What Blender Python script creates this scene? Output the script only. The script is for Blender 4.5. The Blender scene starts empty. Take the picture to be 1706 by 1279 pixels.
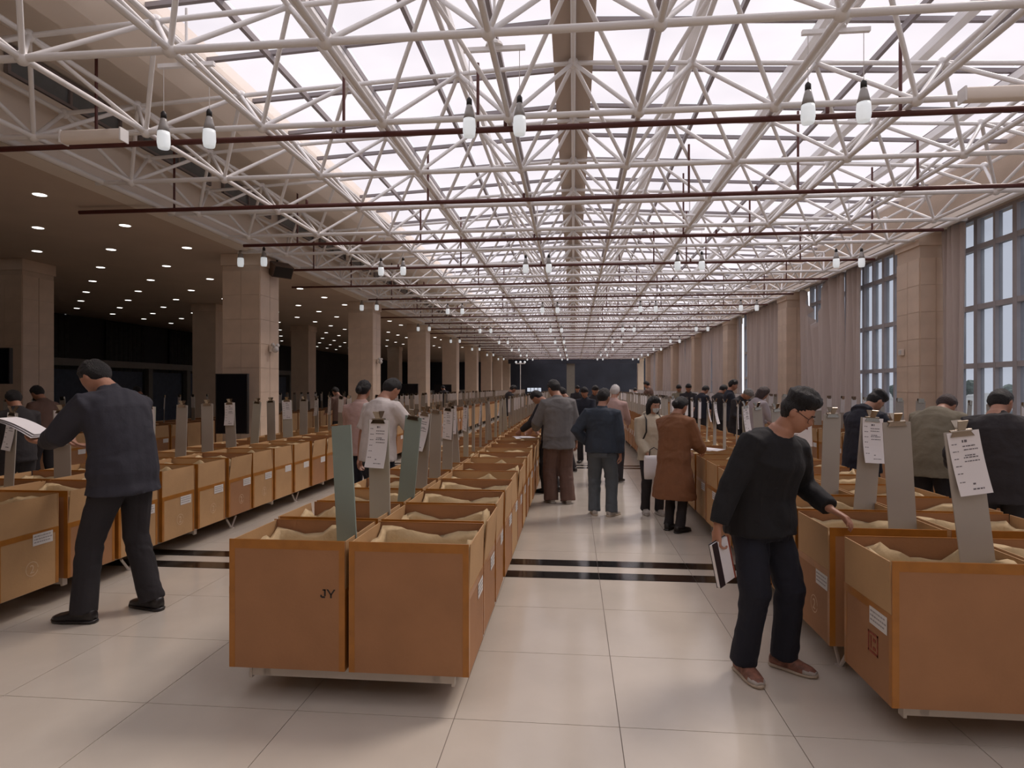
import bpy, bmesh, math, random
from mathutils import Vector, Matrix, Euler, noise
PI = math.pi; R = math.radians
random.seed(11)
sc = bpy.context.scene
COL = sc.collection

# ------------------------------------------------------------------ camera, sky, sun, exposure
H0 = 1.62; FPX = 1050.0; YAW = 5.55
cam = bpy.data.cameras.new('camera'); cam.sensor_width = 36; cam.lens = 36*FPX/1706; cam.shift_y = 5.5/1706
cam.clip_end = 500; cam.clip_start = 0.05
camo = bpy.data.objects.new('camera', cam); COL.objects.link(camo)
camo.location = (0, 0, H0); camo.rotation_euler = (PI/2, 0, R(YAW)); sc.camera = camo

w = bpy.data.worlds.new('sky'); sc.world = w; w.use_nodes = True
bg = w.node_tree.nodes['Background']; bg.inputs[0].default_value = (0.93, 0.94, 1.0, 1); bg.inputs[1].default_value = 1.06

sun = bpy.data.lights.new('sun', 'SUN'); sun.energy = 3.4; sun.angle = R(16); sun.color = (1.0, 0.92, 0.81)
suno = bpy.data.objects.new('sun', sun); COL.objects.link(suno)
SUN_DIR = Vector((0.50, 0.42, 0.80)).normalized()
suno.rotation_euler = SUN_DIR.to_track_quat('Z', 'Y').to_euler(); suno.location = (20, 20, 30)

sc.view_settings.view_transform = 'Standard'; sc.view_settings.look = 'None'
sc.view_settings.exposure = 0.0; sc.view_settings.gamma = 1.0; sc.view_settings.use_curve_mapping = False
try:
    sc.cycles.max_bounces = 8; sc.cycles.diffuse_bounces = 4; sc.cycles.transparent_max_bounces = 16
    sc.cycles.caustics_reflective = False; sc.cycles.caustics_refractive = False
except Exception: pass

# ------------------------------------------------------------------ helpers
def mat(name, col, rough=0.6, metal=0.0, var=0.0, scale=6.0, bump=0.0, bscale=40.0, spec=0.5, stretch=None, emit=None, es=0.0, coat=0.0):
    m = bpy.data.materials.new(name); m.use_nodes = True
    nt = m.node_tree; b = nt.nodes['Principled BSDF']
    b.inputs['Base Color'].default_value = (*col, 1); b.inputs['Roughness'].default_value = rough
    b.inputs['Metallic'].default_value = metal; b.inputs['Specular IOR Level'].default_value = spec
    if coat: b.inputs['Coat Weight'].default_value = coat; b.inputs['Coat Roughness'].default_value = 0.15
    if emit:
        b.inputs['Emission Color'].default_value = (*emit, 1); b.inputs['Emission Strength'].default_value = es
    if var or bump:
        tc = nt.nodes.new('ShaderNodeTexCoord'); src = tc.outputs['Object']
        if stretch:
            mp = nt.nodes.new('ShaderNodeMapping'); mp.inputs['Scale'].default_value = stretch
            nt.links.new(src, mp.inputs[0]); src = mp.outputs[0]
    if var:
        n = nt.nodes.new('ShaderNodeTexNoise'); n.inputs['Scale'].default_value = scale; n.inputs['Detail'].default_value = 4
        nt.links.new(src, n.inputs['Vector'])
        rp = nt.nodes.new('ShaderNodeValToRGB')
        rp.color_ramp.elements[0].position = 0.3; rp.color_ramp.elements[1].position = 0.7
        rp.color_ramp.elements[0].color = (*[c*(1-var) for c in col], 1)
        rp.color_ramp.elements[1].color = (*[min(1, c*(1+var)) for c in col], 1)
        nt.links.new(n.outputs['Fac'], rp.inputs[0]); nt.links.new(rp.outputs[0], b.inputs['Base Color'])
    if bump:
        n2 = nt.nodes.new('ShaderNodeTexNoise'); n2.inputs['Scale'].default_value = bscale; n2.inputs['Detail'].default_value = 3
        nt.links.new(src, n2.inputs['Vector'])
        bp = nt.nodes.new('ShaderNodeBump'); bp.inputs['Strength'].default_value = bump; bp.inputs['Distance'].default_value = 0.02
        nt.links.new(n2.outputs['Fac'], bp.inputs['Height']); nt.links.new(bp.outputs[0], b.inputs['Normal'])
    return m

def pane_mat(name, tint, diff, fac):
    m = bpy.data.materials.new(name); m.use_nodes = True; nt = m.node_tree
    for n in list(nt.nodes): nt.nodes.remove(n)
    out = nt.nodes.new('ShaderNodeOutputMaterial'); mx = nt.nodes.new('ShaderNodeMixShader')
    t = nt.nodes.new('ShaderNodeBsdfTransparent'); t.inputs[0].default_value = (*tint, 1)
    d = nt.nodes.new('ShaderNodeBsdfTranslucent'); d.inputs[0].default_value = (*diff, 1)
    tc = nt.nodes.new('ShaderNodeTexCoord'); n = nt.nodes.new('ShaderNodeTexNoise'); n.inputs['Scale'].default_value = 0.8; n.inputs['Detail'].default_value = 5
    oi = nt.nodes.new('ShaderNodeObjectInfo'); add = nt.nodes.new('ShaderNodeVectorMath'); add.operation = 'ADD'
    nt.links.new(tc.outputs['Object'], add.inputs[0]); nt.links.new(oi.outputs['Location'], add.inputs[1]); nt.links.new(add.outputs[0], n.inputs['Vector'])
    rp = nt.nodes.new('ShaderNodeMapRange'); rp.inputs[1].default_value = 0.3; rp.inputs[2].default_value = 0.75
    rp.inputs[3].default_value = max(0, fac-0.12); rp.inputs[4].default_value = fac+0.12
    nt.links.new(n.outputs['Fac'], rp.inputs[0]); nt.links.new(rp.outputs[0], mx.inputs[0])
    nt.links.new(t.outputs[0], mx.inputs[1]); nt.links.new(d.outputs[0], mx.inputs[2]); nt.links.new(mx.outputs[0], out.inputs[0])
    return m

class MB:
    """collects shapes for one mesh"""
    def __init__(s): s.v = []; s.f = []; s.m = []; s.cur = 0
    def face(s, idx): s.f.append(idx); s.m.append(s.cur)
    def quad(s, *p):
        i = len(s.v); s.v += [tuple(q) for q in p]; s.face(tuple(range(i, i+len(p))))
    def box(s, x0, x1, y0, y1, z0, z1, M=None):
        P = [Vector(p) for p in ((x0,y0,z0),(x1,y0,z0),(x1,y1,z0),(x0,y1,z0),(x0,y0,z1),(x1,y0,z1),(x1,y1,z1),(x0,y1,z1))]
        s.hexa(P, M)
    def hexa(s, P, M=None):
        if M is not None: P = [M @ Vector(p) for p in P]
        i = len(s.v); s.v += [tuple(p) for p in P]
        for q in ((0,3,2,1),(4,5,6,7),(0,1,5,4),(1,2,6,5),(2,3,7,6),(3,0,4,7)): s.face(tuple(i+k for k in q))
    def cyl(s, p0, p1, r0, r1=None, n=8, cap=True):
        p0 = Vector(p0); p1 = Vector(p1); r1 = r0 if r1 is None else r1
        d = (p1-p0).normalized(); a = d.orthogonal().normalized(); b = d.cross(a); i = len(s.v)
        for p, r in ((p0, r0), (p1, r1)):
            for k in range(n):
                t = 2*PI*k/n; s.v.append(tuple(p + a*math.cos(t)*r + b*math.sin(t)*r))
        for k in range(n): s.face((i+k, i+(k+1) % n, i+n+(k+1) % n, i+n+k))
        if cap: s.face(tuple(i+k for k in range(n))[::-1]); s.face(tuple(i+n+k for k in range(n)))
    def loft(s, secs, n=16, pw=1.0):
        """secs: (centre, half axis a, half axis b)"""
        i0 = len(s.v)
        for c, a, b in secs:
            c = Vector(c); a = Vector(a); b = Vector(b)
            for k in range(n):
                t = 2*PI*k/n; ct, st = math.cos(t), math.sin(t)
                if pw != 1.0: ct = math.copysign(abs(ct)**pw, ct); st = math.copysign(abs(st)**pw, st)
                s.v.append(tuple(c + a*ct + b*st))
        for j in range(len(secs)-1):
            for k in range(n):
                s.face((i0+j*n+k, i0+j*n+(k+1) % n, i0+(j+1)*n+(k+1) % n, i0+(j+1)*n+k))
        s.face(tuple(i0+k for k in range(n))[::-1]); e = i0+(len(secs)-1)*n; s.face(tuple(e+k for k in range(n)))
    def tube(s, pts, rads, n=12, sq=1.0):
        pts = [Vector(p) for p in pts]; secs = []; a = None
        for i, p in enumerate(pts):
            d = (pts[min(i+1, len(pts)-1)] - pts[max(i-1, 0)]).normalized()
            if a is None: a = d.orthogonal().normalized()
            a = (a - d*a.dot(d)).normalized(); b = d.cross(a)
            secs.append((p, a*rads[i], b*rads[i]*sq))
        s.loft(secs, n)
    def lathe(s, prof, n=16, c=(0,0,0)):
        c = Vector(c); s.loft([(c+Vector((0,0,z)), (r,0,0), (0,r,0)) for r, z in prof], n)
    def sphere(s, c, r, nu=12, nv=8, fn=None):
        i = len(s.v); c = Vector(c); rr = r if hasattr(r, '__len__') else (r, r, r)
        def pt(d): return c + (fn(d) if fn else Vector((d.x*rr[0], d.y*rr[1], d.z*rr[2])))
        s.v.append(tuple(pt(Vector((0,0,1)))))
        for j in range(1, nv):
            ph = PI*j/nv
            for k in range(nu):
                t = 2*PI*k/nu; s.v.append(tuple(pt(Vector((math.sin(ph)*math.cos(t), math.sin(ph)*math.sin(t), math.cos(ph))))))
        s.v.append(tuple(pt(Vector((0,0,-1))))); last = len(s.v)-1
        for k in range(nu): s.face((i, i+1+k, i+1+(k+1) % nu))
        for j in range(nv-2):
            for k in range(nu):
                a = i+1+j*nu
                s.face((a+k, a+nu+k, a+nu+(k+1) % nu, a+(k+1) % nu))
        a = i+1+(nv-2)*nu
        for k in range(nu): s.face((a+k, last, a+(k+1) % nu))
    def mesh(s, name, mats, smooth=False):
        me = bpy.data.meshes.new(name); me.from_pydata(s.v, [], s.f)
        for m in (mats if isinstance(mats, (list, tuple)) else [mats]): me.materials.append(m)
        if any(s.m): me.polygons.foreach_set('material_index', s.m)
        if smooth: me.polygons.foreach_set('use_smooth', [True]*len(me.polygons))
        me.update(); return me

def obj(name, me, parent=None, loc=(0,0,0), rot=(0,0,0), scale=None):
    o = bpy.data.objects.new(name, me); COL.objects.link(o); o.parent = parent
    o.location = loc; o.rotation_euler = rot
    if scale is not None: o.scale = scale
    return o
def tag(o, label, cat, group=None, kind=None):
    o['label'] = label; o['category'] = cat
    if group: o['group'] = group
    if kind: o['kind'] = kind
    return o
def empty(name, loc=(0,0,0), rotz=0):
    o = bpy.data.objects.new(name, None); COL.objects.link(o); o.location = loc; o.rotation_euler = (0,0,rotz); o.empty_display_size = .1
    return o
def struct(name, me, **k):
    o = obj(name, me, **k); o['kind'] = 'structure'; return o
def bar_matrix(p0, p1, r):
    p0 = Vector(p0); p1 = Vector(p1); d = p1-p0
    return Matrix.Translation((p0+p1)/2) @ d.to_track_quat('Z', 'Y').to_matrix().to_4x4() @ Matrix.Diagonal((r, r, d.length, 1))
def bar(name, me, parent, p0, p1, r):
    o = bpy.data.objects.new(name, me); COL.objects.link(o); o.parent = parent; o.matrix_local = bar_matrix(p0, p1, r); return o
ORD = ['zeroth','first','second','third','fourth','fifth','sixth','seventh','eighth','ninth','tenth','eleventh','twelfth','thirteenth','fourteenth','fifteenth','sixteenth','seventeenth','eighteenth','nineteenth','twentieth','twenty-first','twenty-second','twenty-third','twenty-fourth','twenty-fifth','twenty-sixth','twenty-seventh','twenty-eighth','twenty-ninth','thirtieth']
def at(px, py=None, z=None, depth=None):
    """photo pixel -> world point, on height z or at depth"""
    c, s = math.cos(R(YAW)), math.sin(R(YAW))
    if depth is None: depth = FPX*(H0-z)/(py-645)
    t = (px-853)/FPX
    zz = z if z is not None else (H0 - (py-645)*depth/FPX if py is not None else 0)
    return Vector((depth*(t*c-s), depth*(t*s+c), zz))

# ------------------------------------------------------------------ materials
M_floor = mat('polished_cream_tile', (.615,.56,.485), rough=.15, var=.05, scale=2.5, spec=.55)
M_joint = mat('tile_joint', (.26,.22,.19), rough=.8, var=.1)
M_black = mat('black_marble', (.012,.011,.011), rough=.12, var=.4, scale=9)
M_wall = mat('beige_plaster', (.48,.38,.30), rough=.85, var=.05, scale=2, bump=.1)
M_fascia = mat('pale_plaster', (.86,.78,.70), rough=.85, var=.04, scale=1.5)
M_lowceil = mat('low_ceiling_paint', (.62,.50,.41), rough=.9, var=.05, scale=1)
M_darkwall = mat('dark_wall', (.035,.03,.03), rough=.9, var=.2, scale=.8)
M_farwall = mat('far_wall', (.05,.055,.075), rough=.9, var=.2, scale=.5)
M_ctile = mat('column_tile', (.70,.55,.43), rough=.35, var=.07, scale=3)
M_ccore = mat('column_core', (.64,.50,.39), rough=.5, var=.05, scale=3)
M_steel = mat('white_painted_steel', (.86,.855,.86), rough=.45, var=.05, scale=8)
M_purlin = mat('grey_purlin', (.27,.24,.25), rough=.5, var=.1)
M_spine = mat('spine_panel', (.47,.38,.31), rough=.6, var=.08, scale=2, stretch=(1,.15,1))
M_pipe = mat('dark_red_pipe', (.10,.025,.02), rough=.45, var=.15, scale=10)
M_pane = pane_mat('frosted_roof_pane', (.86,.80,.82), (.85,.80,.82), .22)
M_glass = pane_mat('tinted_glass', (.69,.71,.75), (.5,.55,.6), .04)
M_frame = mat('grey_window_frame', (.42,.40,.42), rough=.5, var=.06)
M_curtain = mat('mauve_grey_curtain', (.60,.52,.49), rough=.9, var=.07, scale=3, stretch=(1,1,.1), bump=.15)
M_curtain2 = mat('dark_curtain', (.05,.045,.042), rough=.95, var=.2)
M_card = mat('cardboard', (.345,.170,.078), rough=.75, var=.08, scale=4, bump=.06, bscale=60)
M_card2 = mat('pale_cardboard', (.47,.285,.135), rough=.75, var=.08, scale=4, bump=.06, bscale=60)
M_tape = mat('brown_tape', (.36,.140,.020), rough=.28, var=.12, scale=12)
M_liner = mat('kraft_liner', (.55,.41,.23), rough=.8, var=.10, scale=5, bump=.5, bscale=14)
M_label = mat('white_label', (.66,.64,.62), rough=.6, var=.05, scale=20)
M_print = mat('dark_print', (.03,.025,.022), rough=.7, var=.1)
M_stamp = mat('red_stamp', (.26,.055,.03), rough=.8, var=.25, scale=40)
M_chalk = mat('pale_mark', (.62,.45,.30), rough=.8, var=.15, scale=30)
M_rack = mat('rack_paint', (.52,.48,.43), rough=.45, var=.06)
M_board = mat('grey_board', (.40,.37,.33), rough=.45, var=.05, scale=3)
M_board2 = mat('teal_grey_board', (.27,.34,.31), rough=.4, var=.05, scale=3)
M_board3 = mat('pale_board', (.48,.47,.41), rough=.5, var=.05, scale=3)
M_paper = mat('paper', (.80,.78,.80), rough=.7, var=.02)
M_clip = mat('clip_metal', (.36,.31,.25), rough=.22, metal=1.0, var=.1)
M_frost = mat('frosted_lamp_glass', (.75,.78,.80), rough=.3, var=.03, emit=(.92,.97,1.0), es=.42)
M_clear = mat('grey_lamp_glass', (.38,.37,.36), rough=.15, var=.05, spec=.8)
M_dark = mat('black_plastic', (.015,.013,.013), rough=.4, var=.1)
M_screen = mat('black_screen', (.006,.006,.010), rough=.25, var=.1)
M_led = mat('downlight_lens', (.9,.9,.9), rough=.4, var=.02, emit=(1,.97,.92), es=3.5)
M_skin = mat('skin', (.40,.20,.13), rough=.5, var=.08, scale=12)
M_skin2 = mat('skin_light', (.47,.26,.18), rough=.5, var=.08, scale=12)
M_hair = mat('black_hair', (.010,.009,.010), rough=.42, var=.3, scale=60, bump=.8, bscale=120, stretch=(3,3,.6))
M_hairg = mat('grey_hair', (.22,.21,.20), rough=.5, var=.3, scale=60, bump=.8, bscale=120)
M_hairb = mat('brown_hair', (.035,.014,.012), rough=.42, var=.3, scale=60, bump=.8, bscale=120)
_cl = {}
def cloth(name, col, rough=.85, var=.08):
    if name not in _cl: _cl[name] = mat(name, col, rough=rough, var=var, scale=9, bump=.25, bscale=22)
    return _cl[name]

# ------------------------------------------------------------------ floor
YEND = 68.0; YBACK = -3.6
m = MB(); m.box(-19, 7.3, YBACK, YEND, -.3, -.004); floor = struct('floor', m.mesh('floor', M_joint))
m = MB(); T = .8; g = .0022; m.box(-T/2+g, T/2-g, -T/2+g, T/2-g, -.02, 0); me_tile = m.mesh('tile', M_floor)
cells = []
for i in range(-24, 9):
    for j in range(-5, 82):
        cx, cy = .22+T*(i+.5), 3.04+T*(j+.5)
        if cx-T/2 < -19 or cx+T/2 > 7.3 or cy-T/2 < YBACK or cy+T/2 > YEND: continue
        d = cy*.995-cx*.097; px = 853+FPX*(cx*.995+cy*.097)/max(d, .1)
        inview = d > 2.2 and -250 < px < 1950
        aisle = cy < 3.2 or -3.95 < cx < -1.6 or -.75 < cx < 1.65
        cells.append((0 if (inview and aisle) else 1, d if d > 0 else 99, cx, cy))
cells.sort()
m = MB()
for k, (a, d, cx, cy) in enumerate(cells):
    if k < 290 and a == 0: obj('tile', me_tile, floor, (cx, cy, 0))
    else: m.box(cx-T/2+g, cx+T/2-g, cy-T/2+g, cy+T/2-g, -.02, 0)
o = obj('tiles', m.mesh('tiles', M_floor), floor); o['kind'] = 'stuff'
m = MB(); m.box(-T/2+g, T/2-g, -.095, .095, -.02, .0025); me_st = m.mesh('border_strip', M_black)
for q in range(5):
    for y in (5.45, 5.83):
        for i in range(-8 if q < 2 else -5, 8 if q < 2 else 3): obj('border_strip', me_st, floor, (.22+T*(i+.5), y+7.3*q, 0))

# ------------------------------------------------------------------ walls, ceilings
ZL = 4.37; XH = 6.4
m = MB(); m.box(-19, -XH, YBACK, YEND, ZL, ZL+.25); struct('ceiling', m.mesh('ceiling', M_lowceil))
m = MB(); m.box(-XH-.3, -XH+.02, YBACK, YEND, ZL-.003, 5.75); m.box(-XH+.02, -XH+.10, YBACK, YEND, 5.02, 5.12)
m.box(-XH+.02, -XH+.16, YBACK, YEND, 5.52, 5.60)
fascia = struct('wall_left_fascia', m.mesh('fascia', M_fascia))
m = MB(); m.box(-XH, -5.05, YBACK, YEND, 5.60, 5.75)          # opaque strip of roof, left
m.box(-5.10, -4.72, YBACK, YEND, 5.22, 5.62)
m.hexa([(-4.72,YBACK,5.22),(-4.26,YBACK,5.42),(-4.26,YEND,5.42),(-4.72,YEND,5.22),(-4.72,YBACK,5.62),(-4.26,YBACK,5.62),(-4.26,YEND,5.62),(-4.72,YEND,5.62)])
struct('ceiling_cove', m.mesh('cove', M_fascia))
# clerestory strip in the left fascia: frames with panes
for k in range(14):
    y = 3.0+k*2.2
    cw = empty('window_%d' % (20+k), (-XH+.03, y, 5.32)); cw['kind'] = 'structure'
    m = MB(); m.box(0, .05, -.9, .9, -.17, -.13); m.box(0, .05, -.9, .9, .13, .17); m.box(0, .05, -.9, -.86, -.13, .13); m.box(0, .05, .86, .9, -.13, .13); m.box(0, .05, -.02, .02, -.13, .13)
    obj('window_frame', m.mesh('window_frame', M_purlin), cw)
    m = MB(); m.box(.0, .02, -.86, -.02, -.13, .13); me = m.mesh('pane', mat('clerestory_glass_%d' % k, (.20,.23,.26), rough=.2, var=.1)) if k == 0 else me
    obj('pane', me, cw); obj('pane', me, cw, (0, .88, 0))
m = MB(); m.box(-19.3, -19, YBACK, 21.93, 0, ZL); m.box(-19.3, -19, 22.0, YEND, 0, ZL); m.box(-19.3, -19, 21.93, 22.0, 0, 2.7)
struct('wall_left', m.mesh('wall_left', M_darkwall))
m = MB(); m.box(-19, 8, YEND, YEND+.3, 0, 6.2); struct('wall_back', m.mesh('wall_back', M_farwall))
m = MB(); m.box(-19, 8, YBACK-.3, YBACK, 0, 6.2); struct('wall_front_blocker', m.mesh('wall_front_blocker', M_wall))  # unseen wall added behind the camera to keep light from that side low
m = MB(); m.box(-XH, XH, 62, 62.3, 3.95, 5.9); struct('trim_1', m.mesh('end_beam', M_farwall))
# right wall: sills, lintel, end pieces
COLY = [12.37+7.3*k for k in range(-2, 8)]
m = MB(); m.box(7.05, 7.35, YBACK, YEND, -.3, .95); m.box(6.95, 7.35, YBACK, YEND, .95, 1.0)
m.box(6.55, 7.35, YBACK, YEND, 4.62, 5.45)
struct('wall_right', m.mesh('wall_right', M_wall))
m = MB(); m.box(6.42, 6.55, YBACK, YEND, 4.50, 4.62); struct('trim_2', m.mesh('ledge', M_fascia))

# ------------------------------------------------------------------ columns
CT = .5
def me_box(x0,x1,y0,y1,z0,z1,mt,name):
    m = MB(); m.box(x0,x1,y0,y1,z0,z1); return m.mesh(name, mt)
m = MB(); m.box(-.198, .198, -.008, .008, -.247, .247); me_ct = m.mesh('tile', M_ctile)
m = MB(); m.box(-.129, .129, -.008, .008, -.247, .247); me_ct2 = m.mesh('tile', M_ctile)
def column(x0, x1, y0, y1, label, tiled, zt=ZL):
    r = tag(empty('column', ((x0+x1)/2, (y0+y1)/2, 0)), label, 'column', 'tiled columns along the hall')
    hx, hy = (x1-x0)/2, (y1-y0)/2
    obj('core', me_box(-hx, hx, -hy, hy, 0, zt, M_ccore, 'core'), r)
    obj('capital', me_box(-hx-.03, hx+.03, -hy-.03, hy+.03, zt-.24, zt-.002, M_ctile, 'capital'), r)
    if tiled:
        side = 1 if x0 < 0 else -1
        for k in range(8):
            z = .27+k*CT
            for q in (-1, 1):
                if hx > .33: obj('tile', me_ct, r, (q*hx/2, -hy-.004, z))
                else: obj('tile', me_ct2, r, (q*hx/2, -hy-.004, z))
                obj('tile', me_ct, r, (side*(hx+.004), q*hy/2, z), (0, 0, PI/2))
    return r
near_cols = {}
for k, y in enumerate(COLY):
    n = ORD[max(1, k-1)]
    if k >= 2:
        column(-XH-.8, -XH-.001, y, y+.82, 'beige tiled column on the left side of the skylit hall, %s from the front' % n, k < 5, ZL-.003)
        near_cols[k] = column(XH, XH+.56, y, y+.82, 'brown tiled pilaster between the right-hand windows, %s from the front' % n, k < 5, 4.49)
        if k < 7: column(-12.5, -11.7, y, y+.82, 'dim column deep in the low-ceilinged left area, %s from the front' % n, k == 2, ZL-.003)
    else:
        if k == 1: column(XH, XH+.56, y, y+.82, 'brown pilaster just outside the picture at right', False, 4.49); column(-XH-.8, -XH-.001, y, y+.82, 'tiled column just outside the picture at left', False, ZL-.003)
c0 = tag(obj('column', me_box(-.4, .4, -.3, .3, 0, 3.95, mat('pale_far_pillar', (.22,.20,.17), var=.05), 'column'), None, (-.25, 62.6, 0)), 'pale square pillar at the far end of the central aisle', 'column')

# ------------------------------------------------------------------ space frame
PX = 1.31; PY = 1.53; Y0T = 4.85-3*PY
NY = 45; ZB = 4.37
def ztop(x): return 5.28-.05*abs(x)
BX = [(i-4.5)*PX for i in range(10)]; BY = [Y0T+j*PY for j in range(NY)]
TX = [k*PX for k in range(-4, 5)]; TX = [-6.2]+TX+[6.2]; TY = [y+PY/2 for y in BY[:-1]]
m = MB(); m.cyl((0,0,-.5), (0,0,.5), 1, n=8); me_bar = m.mesh('bar', M_steel, True)
m = MB(); m.sphere((0,0,0), .062, 10, 6); me_node = m.mesh('node', M_steel, True)
sf = tag(empty('space_frame', (0, 30, ZB)), 'white painted steel space frame spanning under the whole glass roof', 'roof truss')
off = Vector((0, 30, ZB))
def sbar(name, p0, p1, r): return bar(name, me_bar, sf, Vector(p0)-off, Vector(p1)-off, r)
for y in BY: sbar('bottom_chord', (BX[0]-.5, y, ZB), (BX[-1]+.5, y, ZB), .032)
for x in BX: sbar('bottom_chord', (x, BY[0], ZB), (x, BY[-1], ZB), .028)
for x in (-6.3, 6.3): sbar('edge_chord', (x, BY[0], ZB+.01), (x, BY[-1], ZB+.01), .04)
for x in TX: sbar('top_chord', (x, TY[0], ztop(x)), (x, TY[-1], ztop(x)), .028)
for y in TY:
    sbar('top_chord', (-6.2, y, ztop(6.2)), (0, y, ztop(0)), .026); sbar('top_chord', (0, y, ztop(0)), (6.2, y, ztop(6.2)), .026)
rest = MB(); nind = 0; nodes_i = 0
for j, y in enumerate(TY):
    for k, x in enumerate(TX):
        for bi in (k-1, k):
            if not 0 <= bi < 10: continue
            for bj in (j, j+1):
                p0 = (x, y, ztop(x)); p1 = (BX[bi], BY[bj], ZB)
                if 1 <= j <= 7 and nind < 298: sbar('diagonal', p0, p1, .023); nind += 1
                else: rest.cyl(Vector(p0)-off, Vector(p1)-off, .023, n=5, cap=False)
for j, y in enumerate(BY):
    for x in BX:
        if 1 <= j <= 9: obj('node', me_node, sf, Vector((x, y, ZB))-off)
        else: rest.sphere(Vector((x, y, ZB))-off, .06, 6, 4)
for j, y in enumerate(TY):
    for x in TX:
        if 1 <= j <= 8: obj('node', me_node, sf, Vector((x, y, ztop(x)))-off)
o = obj('far_bars', rest.mesh('far_bars', M_steel, True), sf); o['kind'] = 'stuff'

# ------------------------------------------------------------------ skylight
def zsky(x): return 5.68-.055*abs(x)
sk = tag(empty('skylight', (0, 30, 5.6)), 'pale translucent glass roof of many panes above the white trusses', 'skylight', kind='structure')
so = Vector((0, 30, 5.6))
EX = [-4.36, -3.48, -2.61, -1.74, -.87, 0, .87, 1.74, 2.61, 3.48, 4.35, 5.22, 6.09, 6.56]
PP = 1.06; NP = int((YEND-YBACK)/PP)
def beam_box(name, p0, p1, wx, wz, mt, par, o0):
    p0 = Vector(p0)-o0; p1 = Vector(p1)-o0; d = p1-p0; q = d.to_track_quat('X', 'Z')
    me = bpy.data.meshes.get('unit_'+mt.name)
    if me is None:
        mm = MB(); mm.box(-.5, .5, -.5, .5, -.5, .5); me = mm.mesh('unit_'+mt.name, mt)
    o = bpy.data.objects.new(name, me); COL.objects.link(o); o.parent = par
    o.matrix_local = Matrix.Translation((p0+p1)/2) @ q.to_matrix().to_4x4() @ Matrix.Diagonal((d.length, wx, wz, 1)); return o
for x in EX[1:-1]:
    if x != 0: beam_box('rafter', (x, YBACK, zsky(x)-.06), (x, YEND, zsky(x)-.06), .045, .07, M_purlin, sk, so)
for j in range(NP+1):
    y = YBACK+j*PP
    beam_box('purlin', (-4.35, y, zsky(4.35)), (0, y, zsky(0)), .05, .05, M_purlin, sk, so)
    beam_box('purlin', (0, y, zsky(0)), (6.5, y, zsky(6.5)), .05, .05, M_purlin, sk, so)
for x in (-2.62, -1.31, 1.31, 2.62, 3.93, 5.24): beam_box('girder', (x, YBACK, zsky(x)-.10), (x, YEND, zsky(x)-.10), .11 if x > 0 else .05, .10, M_steel, sk, so)
restp = MB(); np_ = 0; pm = {}
for j in range(NP):
    y = YBACK+j*PP+PP/2
    for i in range(len(EX)-1):
        x0, x1 = EX[i]+.01, EX[i+1]-.01; xc = (x0+x1)/2
        z0, z1, zc = zsky(x0)+.04, zsky(x1)+.04, zsky(xc)+.04
        P = lambda ox, oy, oz: [(x0-ox,-PP/2+.01+oy,z0-oz),(x1-ox,-PP/2+.01+oy,z1-oz),(x1-ox,PP/2-.01+oy,z1-oz),(x0-ox,PP/2-.01+oy,z0-oz)]
        if y > 2.0 and np_ < 296:
            if i not in pm:
                mm = MB(); mm.quad(*P(xc, 0, zc)); pm[i] = mm.mesh('pane', M_pane)
            obj('pane', pm[i], sk, Vector((xc, y, zc))-so); np_ += 1
        else: restp.quad(*[Vector(q)-Vector((0,0,0)) for q in P(0, y-so.y, so.z)])
o = obj('far_panes', restp.mesh('far_panes', M_pane), sk); o['kind'] = 'stuff'
m = MB(); m.box(-.21, .21, YBACK, YEND, 5.33, 5.72); m.box(-.24, .24, YBACK, YEND, 5.60, 5.64)
tag(obj('spine_beam', m.mesh('spine_beam', M_spine)), 'long brown boxed ridge beam running down the middle of the glass roof', 'beam')

# ------------------------------------------------------------------ windows on the right
def bays(): return [(COLY[k]+.84, COLY[k+1]-.02) for k in range(0, 8)]
WZ = [1.0, 2.0, 3.03, 4.08, 4.62]
pan = {}
for b, (ya, yb) in enumerate(bays()):
    r = empty('window_%d' % (b+1), (7.12, ya, 0)); r['kind'] = 'structure'
    n = 13; wd = (yb-ya)/n
    for i in range(n+1):
        hw = .05 if i % 2 == 0 else .028
        obj('mullion', me_box(-.06, .06, -hw, hw, 1.0, 4.62, M_frame, 'mullion'), r, (0, i*wd, 0))
    for z in WZ: obj('transom', me_box(-.055, .055, 0, yb-ya, z-.045, z+.045, M_frame, 'transom'), r)
    for q in range(4):
        key = q
        if key not in pan: pan[key] = me_box(-.004, .004, .02, wd-.02, WZ[q]+.03, WZ[q+1]-.03, M_glass, 'pane')
        for i in range(n):
            if q == 3 and i % 2: continue
            if q == 3:
                if 'w' not in pan: pan['w'] = me_box(-.004, .004, .02, 2*wd-.02, WZ[q]+.03, WZ[q+1]-.03, M_glass, 'pane')
                obj('pane', pan['w'] if i < n-1 else pan[3], r, (0, i*wd, 0))
            else: obj('pane', pan[key], r, (0, i*wd, 0))

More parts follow.
